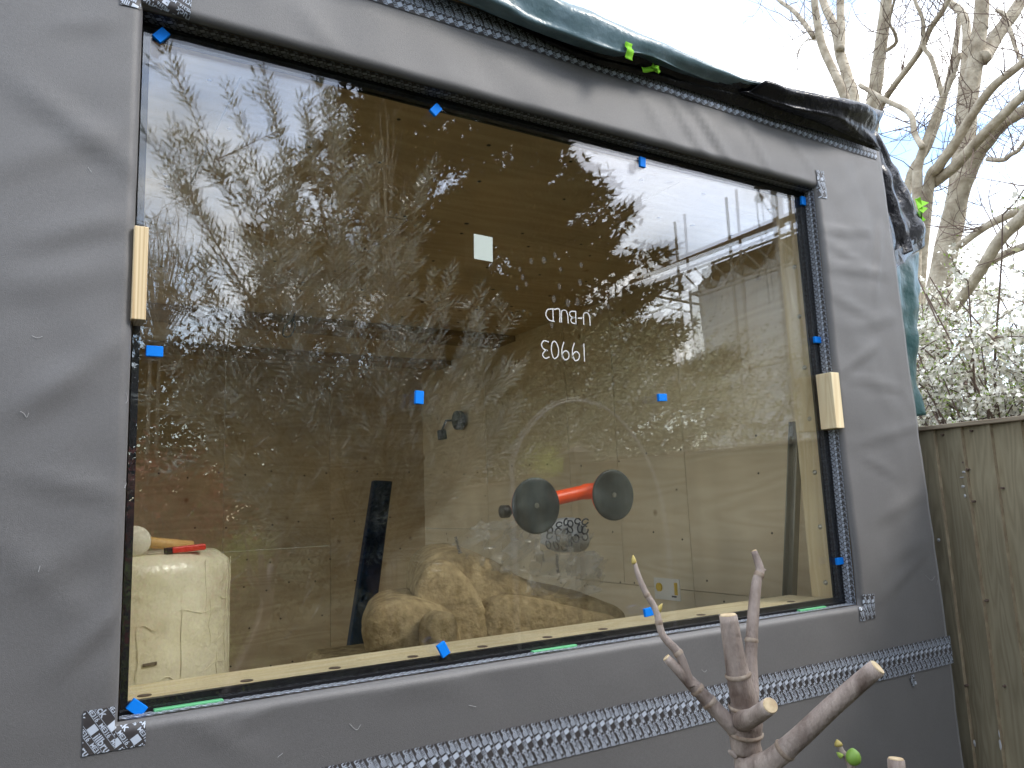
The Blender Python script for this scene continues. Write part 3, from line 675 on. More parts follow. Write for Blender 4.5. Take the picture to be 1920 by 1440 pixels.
for s in range(60):
    a = -math.pi/2+random.uniform(-1.0,1.25); z = random.uniform(.95,1.46); ln = random.uniform(.02,.09); vert = random.random() < .45
    pts = []
    for k in range(6):
        t = k/5-.5
        aa = a+(0 if vert else t*ln*5)+.02*random.uniform(-1,1)*(1 if vert else 0); zz = z+(t*ln*2.6 if vert else .006*math.sin(t*5+s))
        zz = min(1.47, zz); pts.append((cx+(r0+.0015)*math.cos(aa), cy+(r0+.0015)*math.sin(aa), zz))
    ru.tube(pts, [.0003,.0007,.0010,.0009,.0006,.0002], 5)
tag(ru.build('film_creases', M['bag'], br, True), kind='stuff')
P = atY((281,1246), cy-r0-.001); q = MB(); q.obox((P[0], cy-r0+.0045, P[2]), ((.995,0,.06),(0,1,0),(-.06,0,.995)), (.0125,.006,.0028)); q.build('date_stamp', M['twig'], br)
# mallet and knife on top
ml = root('mallet', 'mallet with pale round head and ash handle lying on the wrapped roll', 'tool')
q = MB(); q.tube([(.048,.335,1.514),(.048,.342,1.514),(.048,.42,1.514),(.048,.427,1.514)], [.026,.031,.031,.026], 24); q.build('mallet_head', M['rubw'], ml, True)
q = MB(); q.tube([(.07,.38,1.512),(.10,.385,1.507),(.165,.395,1.498)], [.012,.011,.010], 12); q.build('handle', M['handle'], ml, True)
kn = root('trimming_knife', 'red plastic trimming knife lying beside the mallet handle', 'tool')
q = MB(); q.obox((.150,.352,1.4945), ((.985,.12,.05),(-.12,.99,0),(-.05,0,.99)), (.034,.008,.0065)); bevel(q.build('knife_body', M['red'], kn), .003, 2)
q = MB(); q.obox((.112,.347,1.4925), ((.985,.12,.05),(-.12,.99,0),(-.05,0,.99)), (.007,.007,.006)); q.build('knife_cap', M['black'], kn)
# supports and wool
ip = root('insulation_pack', 'stacked pack of brown mineral wool below the loose batts', 'insulation')
q = MB(); q.box((.62,.50,.301),(1.75,1.22,.72)); q.box((.64,.52,.722),(1.72,1.20,1.125)); bevel(q.build('pack', M['wool'], ip), .03, 3)
batt = root('folded_batt', 'large brown mineral wool batt folded over itself under clear film', 'insulation')
loft('batt', O([(775,1180),(768,1110),(776,1064),(806,1036),(858,1030),(915,1050),(965,1082),(1020,1106),(1095,1122),(1150,1138),(1168,1165),(1160,1200),(1000,1225),(880,1240)], .64), .60, 1.05, 'wool', batt, rings=40, res=140, amp=.008, fr=5, round_=.10, endscale=.8, shear=(.17,0), seed=2, fine=.0025)
loft('batt_fold', O([(774,1220),(768,1150),(772,1095),(792,1062),(826,1052),(862,1076),(892,1120),(912,1170),(918,1222)], .56), .53, .72, 'wool', batt, rings=24, res=110, amp=.006, fr=8, round_=.16, endscale=.78, shear=(.07,0), seed=12, fine=.0025)
loft('batt_layer', O([(905,1150),(935,1118),(1010,1122),(1090,1140),(1150,1156),(1162,1185),(1080,1215),(940,1225),(908,1222)], .55), .52, .68, 'wool', batt, rings=24, res=120, amp=.007, fr=7, round_=.18, endscale=.8, seed=17, fine=.0025)
cut = root('rolled_batt', 'shorter rounded roll of brown mineral wool beside the dark plank', 'insulation')
loft('roll', O([(676,1225),(668,1185),(690,1140),(735,1124),(790,1128),(840,1150),(862,1195),(850,1240),(760,1260)], .49), .46, .80, 'wool', cut, rings=30, res=120, amp=.008, fr=7, round_=.22, endscale=.6, shear=(.13,0), seed=21, fine=.0025)
oc = root('wool_offcut', 'small upright offcut of mineral wool above the tilted blue pad', 'insulation')
loft('offcut', O([(797,1215),(796,1180),(806,1156),(828,1147),(848,1155),(854,1190),(852,1225),(820,1235)], .40), .37, .445, 'wool', oc, rings=18, res=80, amp=.004, fr=12, round_=.25, endscale=.6, seed=31, fine=.003)
# clear packaging film heaped on the batt
fl = root('packaging_film', 'crumpled clear plastic packaging with black lettering heaped on the wool', 'packaging')
def crumple(name, quad, y, m, nx, ny, amp, seed):
    V = []; Fq = []
    c = [atY(p, y) for p in quad]
    for i in range(nx+1):
        for j in range(ny+1):
            u, v = i/nx, j/ny
            p = (c[0]*(1-u)+c[1]*u)*(1-v)+(c[3]*(1-u)+c[2]*u)*v
            w = Vector((p[0]*11+seed, v*3, p[2]*11))
            k = noise.turbulence(w, 3, True, noise_basis='BLENDER'); k2 = noise.turbulence(w*1.7+Vector((5,5,5)), 3, True)
            V.append((p[0]+amp*.5*(k2-.5), p[1]+v*0.0-amp*2.2*(k-.4), p[2]+amp*.8*(k-.5)))
    for i in range(nx):
        for j in range(ny):
            a = i*(ny+1)+j; Fq.append((a, a+1, a+ny+2, a+ny+1))
    return mesh_obj(name, V, Fq, M[m], fl, False)
crumple('film', [(838,1028),(905,968),(1010,1000),(950,1085)], .60, 'film', 34, 22, .045, 1)
crumple('film', [(935,1072),(960,975),(1105,1010),(1140,1085)], .585, 'film', 44, 26, .05, 4)
crumple('film', [(985,1110),(1000,1030),(1145,1045),(1110,1120)], .575, 'film', 34, 20, .04, 9)
TL = text_mesh('mineral', .016)
for (px, py, an, s) in ((852,1021,-75,1.0), (1042,1052,-88,1.15), (1015,1045,-80,.7)):
    P = atY((px, py), .545); a = math.radians(an)
    mesh_obj('lettering', [(P[0]+s*(v[0]*math.cos(a)-v[1]*math.sin(a)), .545, P[2]+.02+s*(v[0]*math.sin(a)+v[1]*math.cos(a))) for v in TL[0]], TL[1], M['navy'], fl)
# patterned cloth bundle
pb = root('patterned_cloth', 'grey cloth bundle with dark ring pattern behind the suction cup', 'cloth')
bo = loft('cloth', O([(1025,1020),(1032,985),(1058,970),(1088,975),(1102,1000),(1100,1028),(1060,1036)], .66), .62, .74, 'flagwhite', pb, rings=16, res=60, amp=.006, fr=14, round_=.45, endscale=.2, seed=41)
q = MB()
for i in range(22):
    P = atY((1030+(i % 6)*13+random.uniform(-4,4), 980+(i//6)*14+random.uniform(-4,4)), .617); rx_, rz_ = random.uniform(.009,.014), random.uniform(.007,.012); a0 = random.uniform(0,3)
    pts = [(P[0]+rx_*math.cos(t)*math.cos(a0)-rz_*math.sin(t)*math.sin(a0), .612, P[2]+rx_*math.cos(t)*math.sin(a0)+rz_*math.sin(t)*math.cos(a0)) for t in np.linspace(0, 5.6, 14)]
    q.tube(pts, .0024, 5)
q.build('ring_pattern', M['navy'], bo)
# leaning dark plank, steel channel, back box, cables
dp = root('dark_plank', 'long dark blue plank standing upright behind the loose wool', 'plank')
A = [atY((651,1250), 1.35), atY((694,1246), 1.35), atY((737,902), 1.75), atY((703,900), 1.75)]
k = (A[0][2]-.301)/(A[3][2]-A[0][2]); A[0] = A[0]-(A[3]-A[0])*k; A[1] = A[1]-(A[2]-A[1])*k; A[1][2] = A[0][2] = .301
dY = np.array((0,.045,0)); V = A+[p+dY for p in A]
o = mesh_obj('plank', V, [(0,1,2,3),(7,6,5,4),(1,0,4,5),(2,1,5,6),(3,2,6,7),(0,3,7,4)], M['darkblue'], dp); bevel(o, .006, 2)
ch = root('steel_channel', 'dark steel channel leaning in the corner beside the pale jamb', 'channel')
A = np.array([*atX((1484,1125), 1.93)]); B = np.array([*atX((1496,790), 1.98)]); D = (B-A)/np.linalg.norm(B-A); A2 = A-D*((A[2]-.302)/D[2])
for nm, off, hw in (('web', (0,0,0), (.003,.017)), ('flange', (-.010,-.017,0), (.012,.002)), ('flange', (-.010,.017,0), (.012,.002))):
    q = MB(); u = np.array((1.,0,0)); w = np.cross(D, u); c = (A2+B)/2+np.array(off); q.obox(c, (u, w, D), (hw[0], hw[1], np.linalg.norm(B-A2)/2)); q.build(nm, M['channel'], ch)
bx = root('socket_box', 'white recessed socket box with yellow clips in the plywood wall', 'box')
y0, y1, z0, z1 = .962, 1.107, 1.162, 1.245
q = MB()
for a, b in (((XI-.006,y0,z0),(XI+.0,y1,z0+.006)), ((XI-.006,y0,z1-.006),(XI,y1,z1)), ((XI-.006,y0,z0+.006),(XI,y0+.006,z1-.006)), ((XI-.006,y1-.006,z0+.006),(XI,y1,z1-.006))): q.box(a, b)
q.build('rim', M['plasticw'], bx)
q = MB(); q.box((XI-.004,y0+.006,z0+.006),(XI-.002,y1-.006,z1-.006)); q.build('box_back', M['plasticw'], bx)
q = MB(); q.tube([(XI-.010,y1-.03,z0+.047),(XI-.004,y1-.03,z0+.047)], .017, 14); q.build('clip', M['yellow'], bx)
q = MB(); q.box((XI-.010,y0+.012,z0+.022),(XI-.004,y0+.024,z1-.014)); q.build('clip', M['yellow'], bx)
q = MB(); q.box((XI-.006,y0+.02,z0+.012),(XI-.0035,y0+.045,z0+.018)); q.build('marking', M['navy'], bx)
cb = root('cable_loop', 'thin dark cable loop hanging below the ceiling beam', 'cable')
P = [atY(p, 2.05) for p in ((553,600),(552,615),(546,628),(536,632),(530,624),(536,610),(548,600),(553,588))]; P.append(np.array((P[-1][0], P[-1][1]+.05, ZC-.05)))
q = MB(); q.tube(spline(P, 5), .004, 6); q.build('cable', M['black'], cb, True)
pl = root('wall_lamp', 'small black oval lamp on a jointed arm on the plywood wall', 'lamp')
n = 22; q = MB()
q.add([atX((856+9*math.cos(2*math.pi*k/n), 788+18*math.sin(2*math.pi*k/n)), XI-.05)+np.array((dx_,0,0)) for dx_ in (0,.03) for k in range(n)], [tuple(reversed(range(n))), tuple(range(n,2*n))]+[(n+k,n+(k+1) % n,(k+1) % n,k) for k in range(n)])
q.build('lamp_head', M['black'], pl)
P = atX((848,788), XI-.035); B = atX((836,789), XI-.03); D_ = atX((827,812), XI-.02)
q = MB(); q.tube([P, B, D_, (XI, D_[1], D_[2])], .007, 6); q.build('arm', M['black'], pl)
q = MB(); q.obox((XI-.014, D_[1], D_[2]-.01), ((1,0,0),(0,1,0),(0,.2,.98)), (.014,.04,.032)); bevel(q.build('wall_bracket', M['black'], pl), .006, 2)

# ------------------------------------------------------------------ tarpaulin over the roof edge
def tarp(name, spine, m, parent, seed, amp, nu=150, nv=26, label=None):
    """spine: list of (px_low, px_mid, px_top) at increasing run, lower edge hangs, upper rolls back over the roof"""
    lo = spline([atY(a, ya) for (a, ya), *_ in spine], 8); md = spline([atY(s[1][0], s[1][1]) for s in spine], 8); hi = spline([atY(s[2][0], s[2][1]) for s in spine], 8); bk = spline([np.array(s[3]) for s in spine], 8)
    n = len(lo); V = []; Fq = []
    for i in range(n):
        prof = spline([lo[i], md[i], hi[i], bk[i]], nv//3)
        for j, p in enumerate(prof):
            v = j/(len(prof)-1); w = Vector((p[0]*5+seed, v*2.2+p[0]*2, p[2]*6)); kk = noise.turbulence(w, 3, False); k2 = noise.noise(w*2.7)
            e = min(1, v*6)*1.0
            V.append((p[0]+amp*.4*k2*e, p[1]+amp*kk*e, p[2]+amp*.8*(k2*.6+kk*.3)*e))
    k = len(V)//n
    for i in range(n-1):
        for j in range(k-1): a = i*k+j; Fq.append((a, a+k, a+k+1, a+1))
    o = mesh_obj(name, V, Fq, M[m], parent, True)
    s = o.modifiers.new('thick', 'SOLIDIFY'); s.thickness = .0012; s.offset = 0
    return o
tg = root('roof_tarpaulin', 'green tarpaulin bunched along the roof edge with lime tape', 'tarpaulin')
def bk(x, z=2.695): return (x, .75, z)
tarp('sheet', [(((640,-73),-.03),((700,-83),-.055),((800,-96),.0),bk(.4)),
   (((845,-5),-.03),((890,-20),-.06),((960,-25),.0),bk(.75)),
   (((960,42),-.032),((985,24),-.062),((1012,9),.0),bk(.95)),
   (((1075,85),-.034),((1085,66),-.066),((1097,49),.0),bk(1.1)),
   (((1150,105),-.034),((1160,94),-.07),((1182,83),.0),bk(1.3)),
   (((1188,103),-.034),((1205,100),-.07),((1232,105),.0),bk(1.45)),
   (((1238,123),-.03),((1262,122),-.06),((1287,129),.0),bk(1.6)),
   (((1330,155),-.024),((1350,155),-.045),((1378,169),.0),bk(1.8)),
   (((1400,171),-.016),((1415,173),-.03),((1432,185),.0),bk(1.95))], 'tarpg', tg, 1, .008)
tarp('underside', [(((700,-30),-.008),((760,-42),-.012),((800,-60),.01),bk(.42,2.69)), (((880,8),-.009),((900,-4),-.014),((930,-14),.012),bk(.76,2.69)), (((1080,106),-.009),((1085,94),-.014),((1095,80),.012),bk(1.1,2.69)),
   (((1210,144),-.009),((1215,130),-.016),((1230,118),.012),bk(1.42,2.69)), (((1330,182),-.010),((1338,165),-.026),((1350,160),.0),bk(1.75,2.69)), (((1450,222),-.012),((1462,196),-.035),((1480,186),.0),bk(1.95,2.69)), (((1560,254),-.014),((1575,225),-.04),((1590,207),.0),bk(2.1,2.69)),
   (((1648,284),-.014),((1640,250),-.03),((1620,218),.03),(2.06,.75,2.69))], 'tarpk', tg, 7, .006)
# blue-grey glossy roll on the black part
tarp('fold', [(((1370,172),-.02),((1400,172),-.045),((1420,172),-.01),bk(1.9,2.71)), (((1450,202),-.03),((1470,195),-.06),((1490,189),-.01),bk(2.02,2.71)), (((1540,232),-.035),((1560,215),-.07),((1580,205),-.01),bk(2.1,2.71)), (((1600,258),-.03),((1610,235),-.05),((1612,216),.0),bk(2.16,2.71)), (((1652,280),-.02),((1635,252),-.03),((1618,222),.02),(2.05,.6,2.69))], 'tarpk', tg, 12, .008)
def strap(p0, p1, w, y, m='lime'):
    a, b = atY(p0, y), atY(p1, y); q = MB(); d = (b-a); L = np.linalg.norm(d); d = d/L; u = np.array((d[2], 0, -d[0]))
    V = []; F_ = []
    for i in range(9):
        p = a+d*L*i/8; o_ = .004*math.sin(i*1.1)
        V += [p-u*w/2+np.array((0,o_,0)), p+u*w/2+np.array((0,o_,0))]
        if i: F_.append((2*i-2, 2*i-1, 2*i+1, 2*i))
    o = mesh_obj('strap', V, F_, M[m], tg, True); s = o.modifiers.new('thick', 'SOLIDIFY'); s.thickness = .001
strap((1180,80),(1181,110),.021,-.082)
strap((1205,130),(1238,130),.013,-.04); strap((1224,120),(1238,134),.012,-.05)
# corner drape
cdp = root('corner_tarpaulin', 'black and green tarpaulin hanging in folds down the building corner', 'tarpaulin')
def drape(name, left, right, m, seed, amp, ys=(.02,.10), nu=60, nv=16, parent=cdp, fold=5.0):
    Lp = spline([atY(p, ys[0]) for p in left], nu//(len(left)-1)); Rp = spline([atY(p, ys[1]) for p in right], nu//(len(right)-1))
    n = min(len(Lp), len(Rp)); V = []; Fq = []
    for i in range(n):
        a, b = Lp[int(i*(len(Lp)-1)/(n-1))], Rp[int(i*(len(Rp)-1)/(n-1))]
        for j in range(nv+1):
            t = j/nv; p = a+(b-a)*t
            w = amp*math.sin(t*math.pi*fold+2*noise.noise(Vector((seed, p[2]*5, t*2))))*math.sin(math.pi*t)**.5 + amp*noise.noise(Vector((p[0]*20+seed, t*3, p[2]*14)))
            V.append((p[0]+w*.3, p[1]-w, p[2]))
    for i in range(n-1):
        for j in range(nv): k = i*(nv+1)+j; Fq.append((k, k+1, k+nv+2, k+nv+1))
    o = mesh_obj(name, V, Fq, M[m], parent, True); s = o.modifiers.new('thick', 'SOLIDIFY'); s.thickness = .0015; return o
drape('black_sheet', [(1625,262),(1632,300),(1642,380),(1654,450),(1664,505)], [(1612,214),(1650,262),(1690,335),(1722,395),(1732,445)], 'tarpk', 3, .014)
drape('black_tuck', [(1655,480),(1662,500),(1672,507)], [(1733,440),(1731,462),(1722,470)], 'tarpk', 5, .008, fold=2)
drape('green_sheet', [(1655,490),(1662,560),(1672,640),(1684,700),(1700,790)], [(1722,472),(1720,560),(1718,640),(1716,690),(1731,778)], 'tarpd', 9, .012, ys=(.03,.14), fold=2.5)
lt = MB()
for (a, b, c) in (((1716,372),(1742,380),(1722,392)),((1720,385),(1740,390),(1726,404)),((1722,398),(1736,412),(1726,418)),((1716,374),(1726,369),(1730,392)),((1722,392),(1730,398),(1728,419))):
    P = [atY(a, .11), atY(b, .07+random.random()*.03), atY(c, .10)]; lt.add(P+[p+np.array((0,.002,0)) for p in P], [(0,1,2),(5,4,3),(0,3,4,1),(1,4,5,2),(2,5,3,0)])
lt.build('lime_tie', M['lime'], cdp)

# ------------------------------------------------------------------ lint on the membrane
ln = [((38,772),(45,776),(50,783),(54,775)), ((655,1357),(668,1368),(676,1358)), ((1315,1255),(1321,1260),(1325,1256)), ((1733,1078),(1745,1088),(1751,1080)), ((1756,1088),(1755,1096)), ((236,735),(240,748),(236,756)), ((233,898),(238,905),(234,915)), ((878,1322),(892,1325)), ((60,630),(70,634),(80,631)), ((165,312),(172,322)), ((75,1060),(72,1072)), ((520,1420),(530,1412))]
for i, pts in enumerate(ln):
    q = MB(); W_ = [atY(p, 0) for p in pts]; W_ = [(p[0], wall_y(p[0], p[2])-.0015, p[2]) for p in W_]
    q.tube(spline(W_, 4), .0003, 5); q.build('lint_thread', M['lint'], room)

# ------------------------------------------------------------------ boundary fence along x = 2.35
fn = root('boundary_fence', 'weathered green brown featheredge board fence running past the building corner', 'fence')
FX, FZ = 2.35, 1.742
y = 1.45; i = 0
while y > -4.6:
    wdt = .092; top = FZ+.001 if y > -1.95 else FZ-.06+random.uniform(-.003,.002)
    q = MB(); t0, t1 = .024, .006; y1_ = y+.012; y0_ = y-wdt
    zb = .08; jit = random.uniform(-.001,.001)
    # thick edge towards the camera overlaps the thin edge of the next
    q.add([(FX+jit,y1_,zb),(FX-t0+jit+.004,y0_,zb),(FX+.006+jit,y0_,zb),(FX+.008+jit,y1_,zb),(FX+jit,y1_,top),(FX-t0+jit+.004,y0_,top),(FX+.006+jit,y0_,top),(FX+.008+jit,y1_,top)],
          [(0,3,2,1),(4,5,6,7),(0,1,5,4),(1,2,6,5),(2,3,7,6),(3,0,4,7)])
    q.m[3] = 1
    if not (-2.02 < y < -1.86): q.build('board', None, fn, mats=[M['fence'], M['fencee']])
    y -= .0875
q = MB(); q.box((FX-.030,-1.84,FZ),(FX+.020,1.5,FZ+.014)); bevel(q.build('capping_rail', M['fencer'], fn), .002, 1)
q = MB(); q.box((FX-.025,-4.6,FZ-.058),(FX+.018,-1.99,FZ-.042)); q.build('capping_rail', M['fencer'], fn)
for z in (.35, 1.0, 1.55):
    q = MB(); q.box((FX+.0095,-4.6,z),(FX+.05,1.5,z+.08)); q.build('back_rail', M['fencer'], fn)
q = MB(); q.box((FX-.052,-1.975,0),(FX+.055,-1.865,1.80)); q.build('post', M['fencep'], fn)
q = MB(); q.add([(FX-.07,-1.99,1.80),(FX+.07,-1.99,1.80),(FX+.07,-1.85,1.80),(FX-.07,-1.85,1.80),(FX-.07,-1.99,1.82),(FX+.07,-1.99,1.82),(FX+.07,-1.85,1.82),(FX-.07,-1.85,1.82),(FX,-1.92,1.86)], [(0,3,2,1),(0,1,5,4),(1,2,6,5),(2,3,7,6),(3,0,4,7),(4,5,8),(5,6,8),(6,7,8),(7,4,8)]); q.build('post_cap', M['fencep'], fn)
q = MB()
for (px, py) in ((1880,915),(1808,867),(1815,880),(1826,940),(1768,815),(1822,808),(1850,1126),(1812,1285),(1884,1286),(1810,720)):
    P = atX((px, py), FX-.012); q.tube([(FX-.020,P[1],P[2]),(FX-.004,P[1],P[2])], .0035, 6)
tag(q.build('nail_heads', M['twig'], fn), kind='stuff')
q = MB()
for (px, py, w, h) in ((1810,885,.006,.004),(1808,912,.006,.005),(1812,930,.004,.006),(1830,1392,.004,.010),(1878,1395,.004,.016),(1806,895,.008,.002),(1876,1375,.002,.012),(1763,1012,.006,.006)):
    P = atX((px, py), FX-.0125); q.add([(FX-.0205, P[1]+w*(.7+.5*random.random())*math.cos(2*math.pi*k/9), P[2]+h*(.7+.5*random.random())*math.sin(2*math.pi*k/9)) for k in range(9)]+[(FX-.0225, P[1], P[2])], [(k, (k+1) % 9, 9) for k in range(9)])
tag(q.build('bird_droppings', M['lint'], fn), kind='stuff')

# ------------------------------------------------------------------ bare tree behind the building
def px_limb(mb, pts, w0, w1, X, dx=0.0, n=9, wob=.08):
    P = []; 
    for i, p in enumerate(pts): P.append(atX(p, X+dx*i/(max(1, len(pts)-1))))
    P = spline(P, 5); N = len(P); out = []
    for i, p in enumerate(P):
        d = np.linalg.norm(p-CAM); out.append(.88*(w0+(w1-w0)*i/(N-1))/2/F*d)
    mb.tube(P, out, n, wob=wob); return P, out
def twigs(mb, P, rad, count, length, r, up=.5, depth=2, t0=.1):
    for _ in range(count):
        i = random.randrange(int(len(P)*t0), len(P)); p = np.array(P[i]); 
        d = np.array([random.gauss(0,1), random.gauss(0,1), random.gauss(up,1)]); d /= np.linalg.norm(d); L = length*random.uniform(.4,1.2)
        pts = [p]; 
        for k in range(5):
            d = d+np.array([random.gauss(0,.22), random.gauss(0,.22), random.gauss(.10,.2)]); d /= np.linalg.norm(d); pts.append(pts[-1]+d*L/5)
        mb.tube(pts, [r, r*.85, r*.7, r*.55, r*.42, r*.28], 4, cap=False)
        if depth > 0: twigs(mb, pts, [r*.6]*6, random.randint(1,3), L*.5, r*.55, up*.6, depth-1, .3)
bt = root('bare_tree', 'tall bare pale barked tree with many limbs behind the building corner', 'tree')
mb = MB(); tw = MB(); X0 = 6.2
LB = [([(1700,1700),(1722,1000),(1735,790),(1740,720),(1752,650),(1762,535),(1782,435),(1797,360),(1810,250),(1815,200),(1827,125),(1840,25),(1842,-60),(1850,-260)], 62, 16, 0, 0),
      ([(1600,760),(1600,420),(1602,210),(1590,150),(1575,100),(1567,57),(1550,20),(1535,-20),(1500,-120)], 26, 10, .4, .3),
      ([(1604,330),(1590,210),(1575,160),(1547,100),(1537,67),(1530,25),(1527,0),(1520,-90)], 18, 11, .2, -.2),
      ([(1576,95),(1577,60),(1576,0),(1580,-100)], 16, 12, .5, .1),
      ([(1600,760),(1612,400),(1630,240),(1640,175),(1652,82),(1662,0),(1668,-120)], 32, 17, -.2, -.2),
      ([(1620,420),(1640,245),(1652,200),(1677,160),(1710,117),(1730,87),(1745,52),(1772,12),(1800,-60)], 13, 9, -.6, -.4),
      ([(1612,159),(1655,185),(1705,212),(1715,250),(1730,277)], 8, 12, -.8, -.2),
      ([(1716,620),(1720,360),(1722,312),(1735,270),(1755,215),(1767,185),(1787,140),(1800,100)], 20, 8, -.9, 0),
      ([(1767,180),(1747,112),(1732,87),(1730,37),(1715,0),(1700,-60)], 9, 5, -.9, -.2),
      ([(1690,560),(1702,350),(1740,275),(1762,212),(1772,175),(1790,100),(1800,20)], 17, 8, .6, .2),
      ([(1716,640),(1740,360),(1760,312),(1790,270),(1830,205),(1865,160),(1915,120),(1990,60)], 22, 12, -.7, -.5),
      ([(1747,345),(1790,312),(1835,262),(1877,220),(1917,180),(1990,120)], 20, 15, -.7, -.7),
      ([(1780,440),(1800,360),(1830,290),(1852,262),(1877,232),(1920,207),(2000,160)], 36, 18, 0, -.3),
      ([(1843,110),(1850,100),(1870,65),(1895,32),(1915,0),(1960,-70)], 26, 18, 0, .5),
      ([(1800,230),(1806,160),(1810,125),(1812,50),(1800,20),(1777,0),(1740,-60)], 18, 10, .2, .4),
      ([(1787,470),(1830,437),(1865,415),(1915,392),(1990,350)], 13, 15, -1.2, -.4),
      ([(1777,595),(1810,550),(1840,505),(1877,447),(1920,405),(1990,330)], 18, 24, -1.5, -.6),
      ([(1840,502),(1877,480),(1920,462),(1990,440)], 14, 14, -1.5, -.5),
      ([(1852,298),(1880,300),(1895,290),(1915,275),(1960,200)], 9, 6, -.3, -.3),
      ([(1870,20),(1885,30),(1898,70),(1912,110),(1930,140)], 7, 6, -.5, -.2),
      ([(1527,70),(1505,40),(1485,18),(1460,0),(1420,-40)], 10, 5, .2, .2),
      ([(1532,75),(1512,76),(1500,90),(1496,102)], 3, 1.5, .2, 0),
      ([(1662,95),(1680,80),(1677,60),(1668,40),(1680,-10)], 7, 4, -.2, -.3)]
for pts, w0, w1, dx, de in LB:
    P, r = px_limb(mb, pts, w0, w1, X0+dx, de)
    vis = [p for p in P if p[2] > 3.0] or P
    twigs(tw, vis, r, int(3+len(P)*.34), .6, .0044, .4, 2)
trunkT = [p for p in LB[0][0]]
base = atX((1735,790), X0); 
mb.build('trunk', M['bark'], bt, True); tw.build('twigs', M['twig'], bt)

# ------------------------------------------------------------------ foliage scatter
def leaf_quads(C, D, L, Wd, tilt=.6):
    """diamond leaves: C base points, D unit directions, L lengths, Wd widths"""
    n = len(C); N = rng.normal(size=(n,3)); Sx = np.cross(D, N); Sx /= np.linalg.norm(Sx, axis=1)[:,None]+1e-9
    L = np.asarray(L)[:,None]; Wd = np.asarray(Wd)[:,None]
    out = np.empty((n,4,3)); out[:,0] = C; out[:,1] = C+D*L*.45+Sx*Wd/2; out[:,2] = C+D*L; out[:,3] = C+D*L*.45-Sx*Wd/2
    return out.reshape(-1,3)
def unit(n): v = rng.normal(size=(n,3)); return v/np.linalg.norm(v, axis=1)[:,None]
def clumpy(n, lo, hi, k, sig):
    lo, hi = np.array(lo), np.array(hi); c = lo+(hi-lo)*rng.random((k,3)); i = rng.integers(0, k, n)
    s = sig*(.5+rng.random(k)); return c[i]+rng.normal(size=(n,3))*s[i][:,None]*np.array([1,1,.8])

# flowering tree beside the fence (seen directly)
def blossom_tree(name, label, base, lo, hi, n_branch, n_fl, grp, zsplit=None, fs=.0095):
    t = root(name, label, 'tree', grp); mb = MB(); tips = []
    for _ in range(n_branch):
        e = np.array([random.uniform(lo[k], hi[k]) for k in range(3)]); b = np.array(base)+np.array([random.gauss(0,.25), random.gauss(0,.25), 0])
        m1 = b+(e-b)*.45+np.array([random.gauss(0,.15), random.gauss(0,.15), .35]); P = spline([b, m1, e], 7); N = len(P)
        mb.tube(P, [.012*(1-i/N)+.003 for i in range(N)], 5, cap=False)
        for s in range(7):
            i = random.randrange(N//3, N); d = np.array([random.gauss(0,1), random.gauss(0,1), random.gauss(.3,.8)]); d /= np.linalg.norm(d); L = random.uniform(.2,.55)
            q = [P[i]]; 
            for k in range(5): d = d+np.array([random.gauss(0,.25)]*1+[random.gauss(0,.25), random.gauss(.03,.2)]); d /= np.linalg.norm(d); q.append(q[-1]+d*L/5)
            mb.tube(q, [.005,.0042,.0035,.003,.0022,.0015], 4, cap=False); tips.append(q)
    mb.build('trunk', M['twig'], t)
    C = []
    for _ in range(n_fl):
        q = random.choice(tips); i = random.randrange(len(q)-1); u = random.random(); C.append(q[i]*(1-u)+q[i+1]*u)
    C = np.array(C)+rng.normal(size=(n_fl,3))*.018
    D = unit(n_fl); out = []
    A = np.cross(D, unit(n_fl)); A /= np.linalg.norm(A, axis=1)[:,None]; B = np.cross(D, A); r = fs*(.6+.8*rng.random(n_fl))[:,None]
    out = np.empty((n_fl,10,3))
    for k in range(10):
        a = 2*math.pi*k/10; rr = r*(1.0 if k % 2 == 0 else .62); out[:,k] = C+rr*(math.cos(a)*A+math.sin(a)*B)+D*r*(.25 if k % 2 == 0 else 0)
    tag(quads_obj('blossom', out.reshape(-1,3), 10, M['petal'], t), kind='stuff')
    nl = n_fl//3; i = rng.integers(0, n_fl, nl); tag(quads_obj('leaves', leaf_quads(C[i]+rng.normal(size=(nl,3))*.02, unit(nl), .02+.015*rng.random(nl), .008+.004*rng.random(nl)), 4, M['newleaf'], t), kind='stuff')
    return t
blossom_tree('flowering_tree', 'white flowering tree above the fence beside the bare trunk', (4.9,.75,0), (4.0,.1,1.5), (5.4,1.6,2.95), 130, 60000, None, fs=.013)
blossom_tree('flowering_shrub', 'lower white flowering shrub mingling behind the fence top', (5.6,.3,0), (4.8,.0,1.5), (6.6,2.2,2.5), 70, 24000, None, fs=.0135)

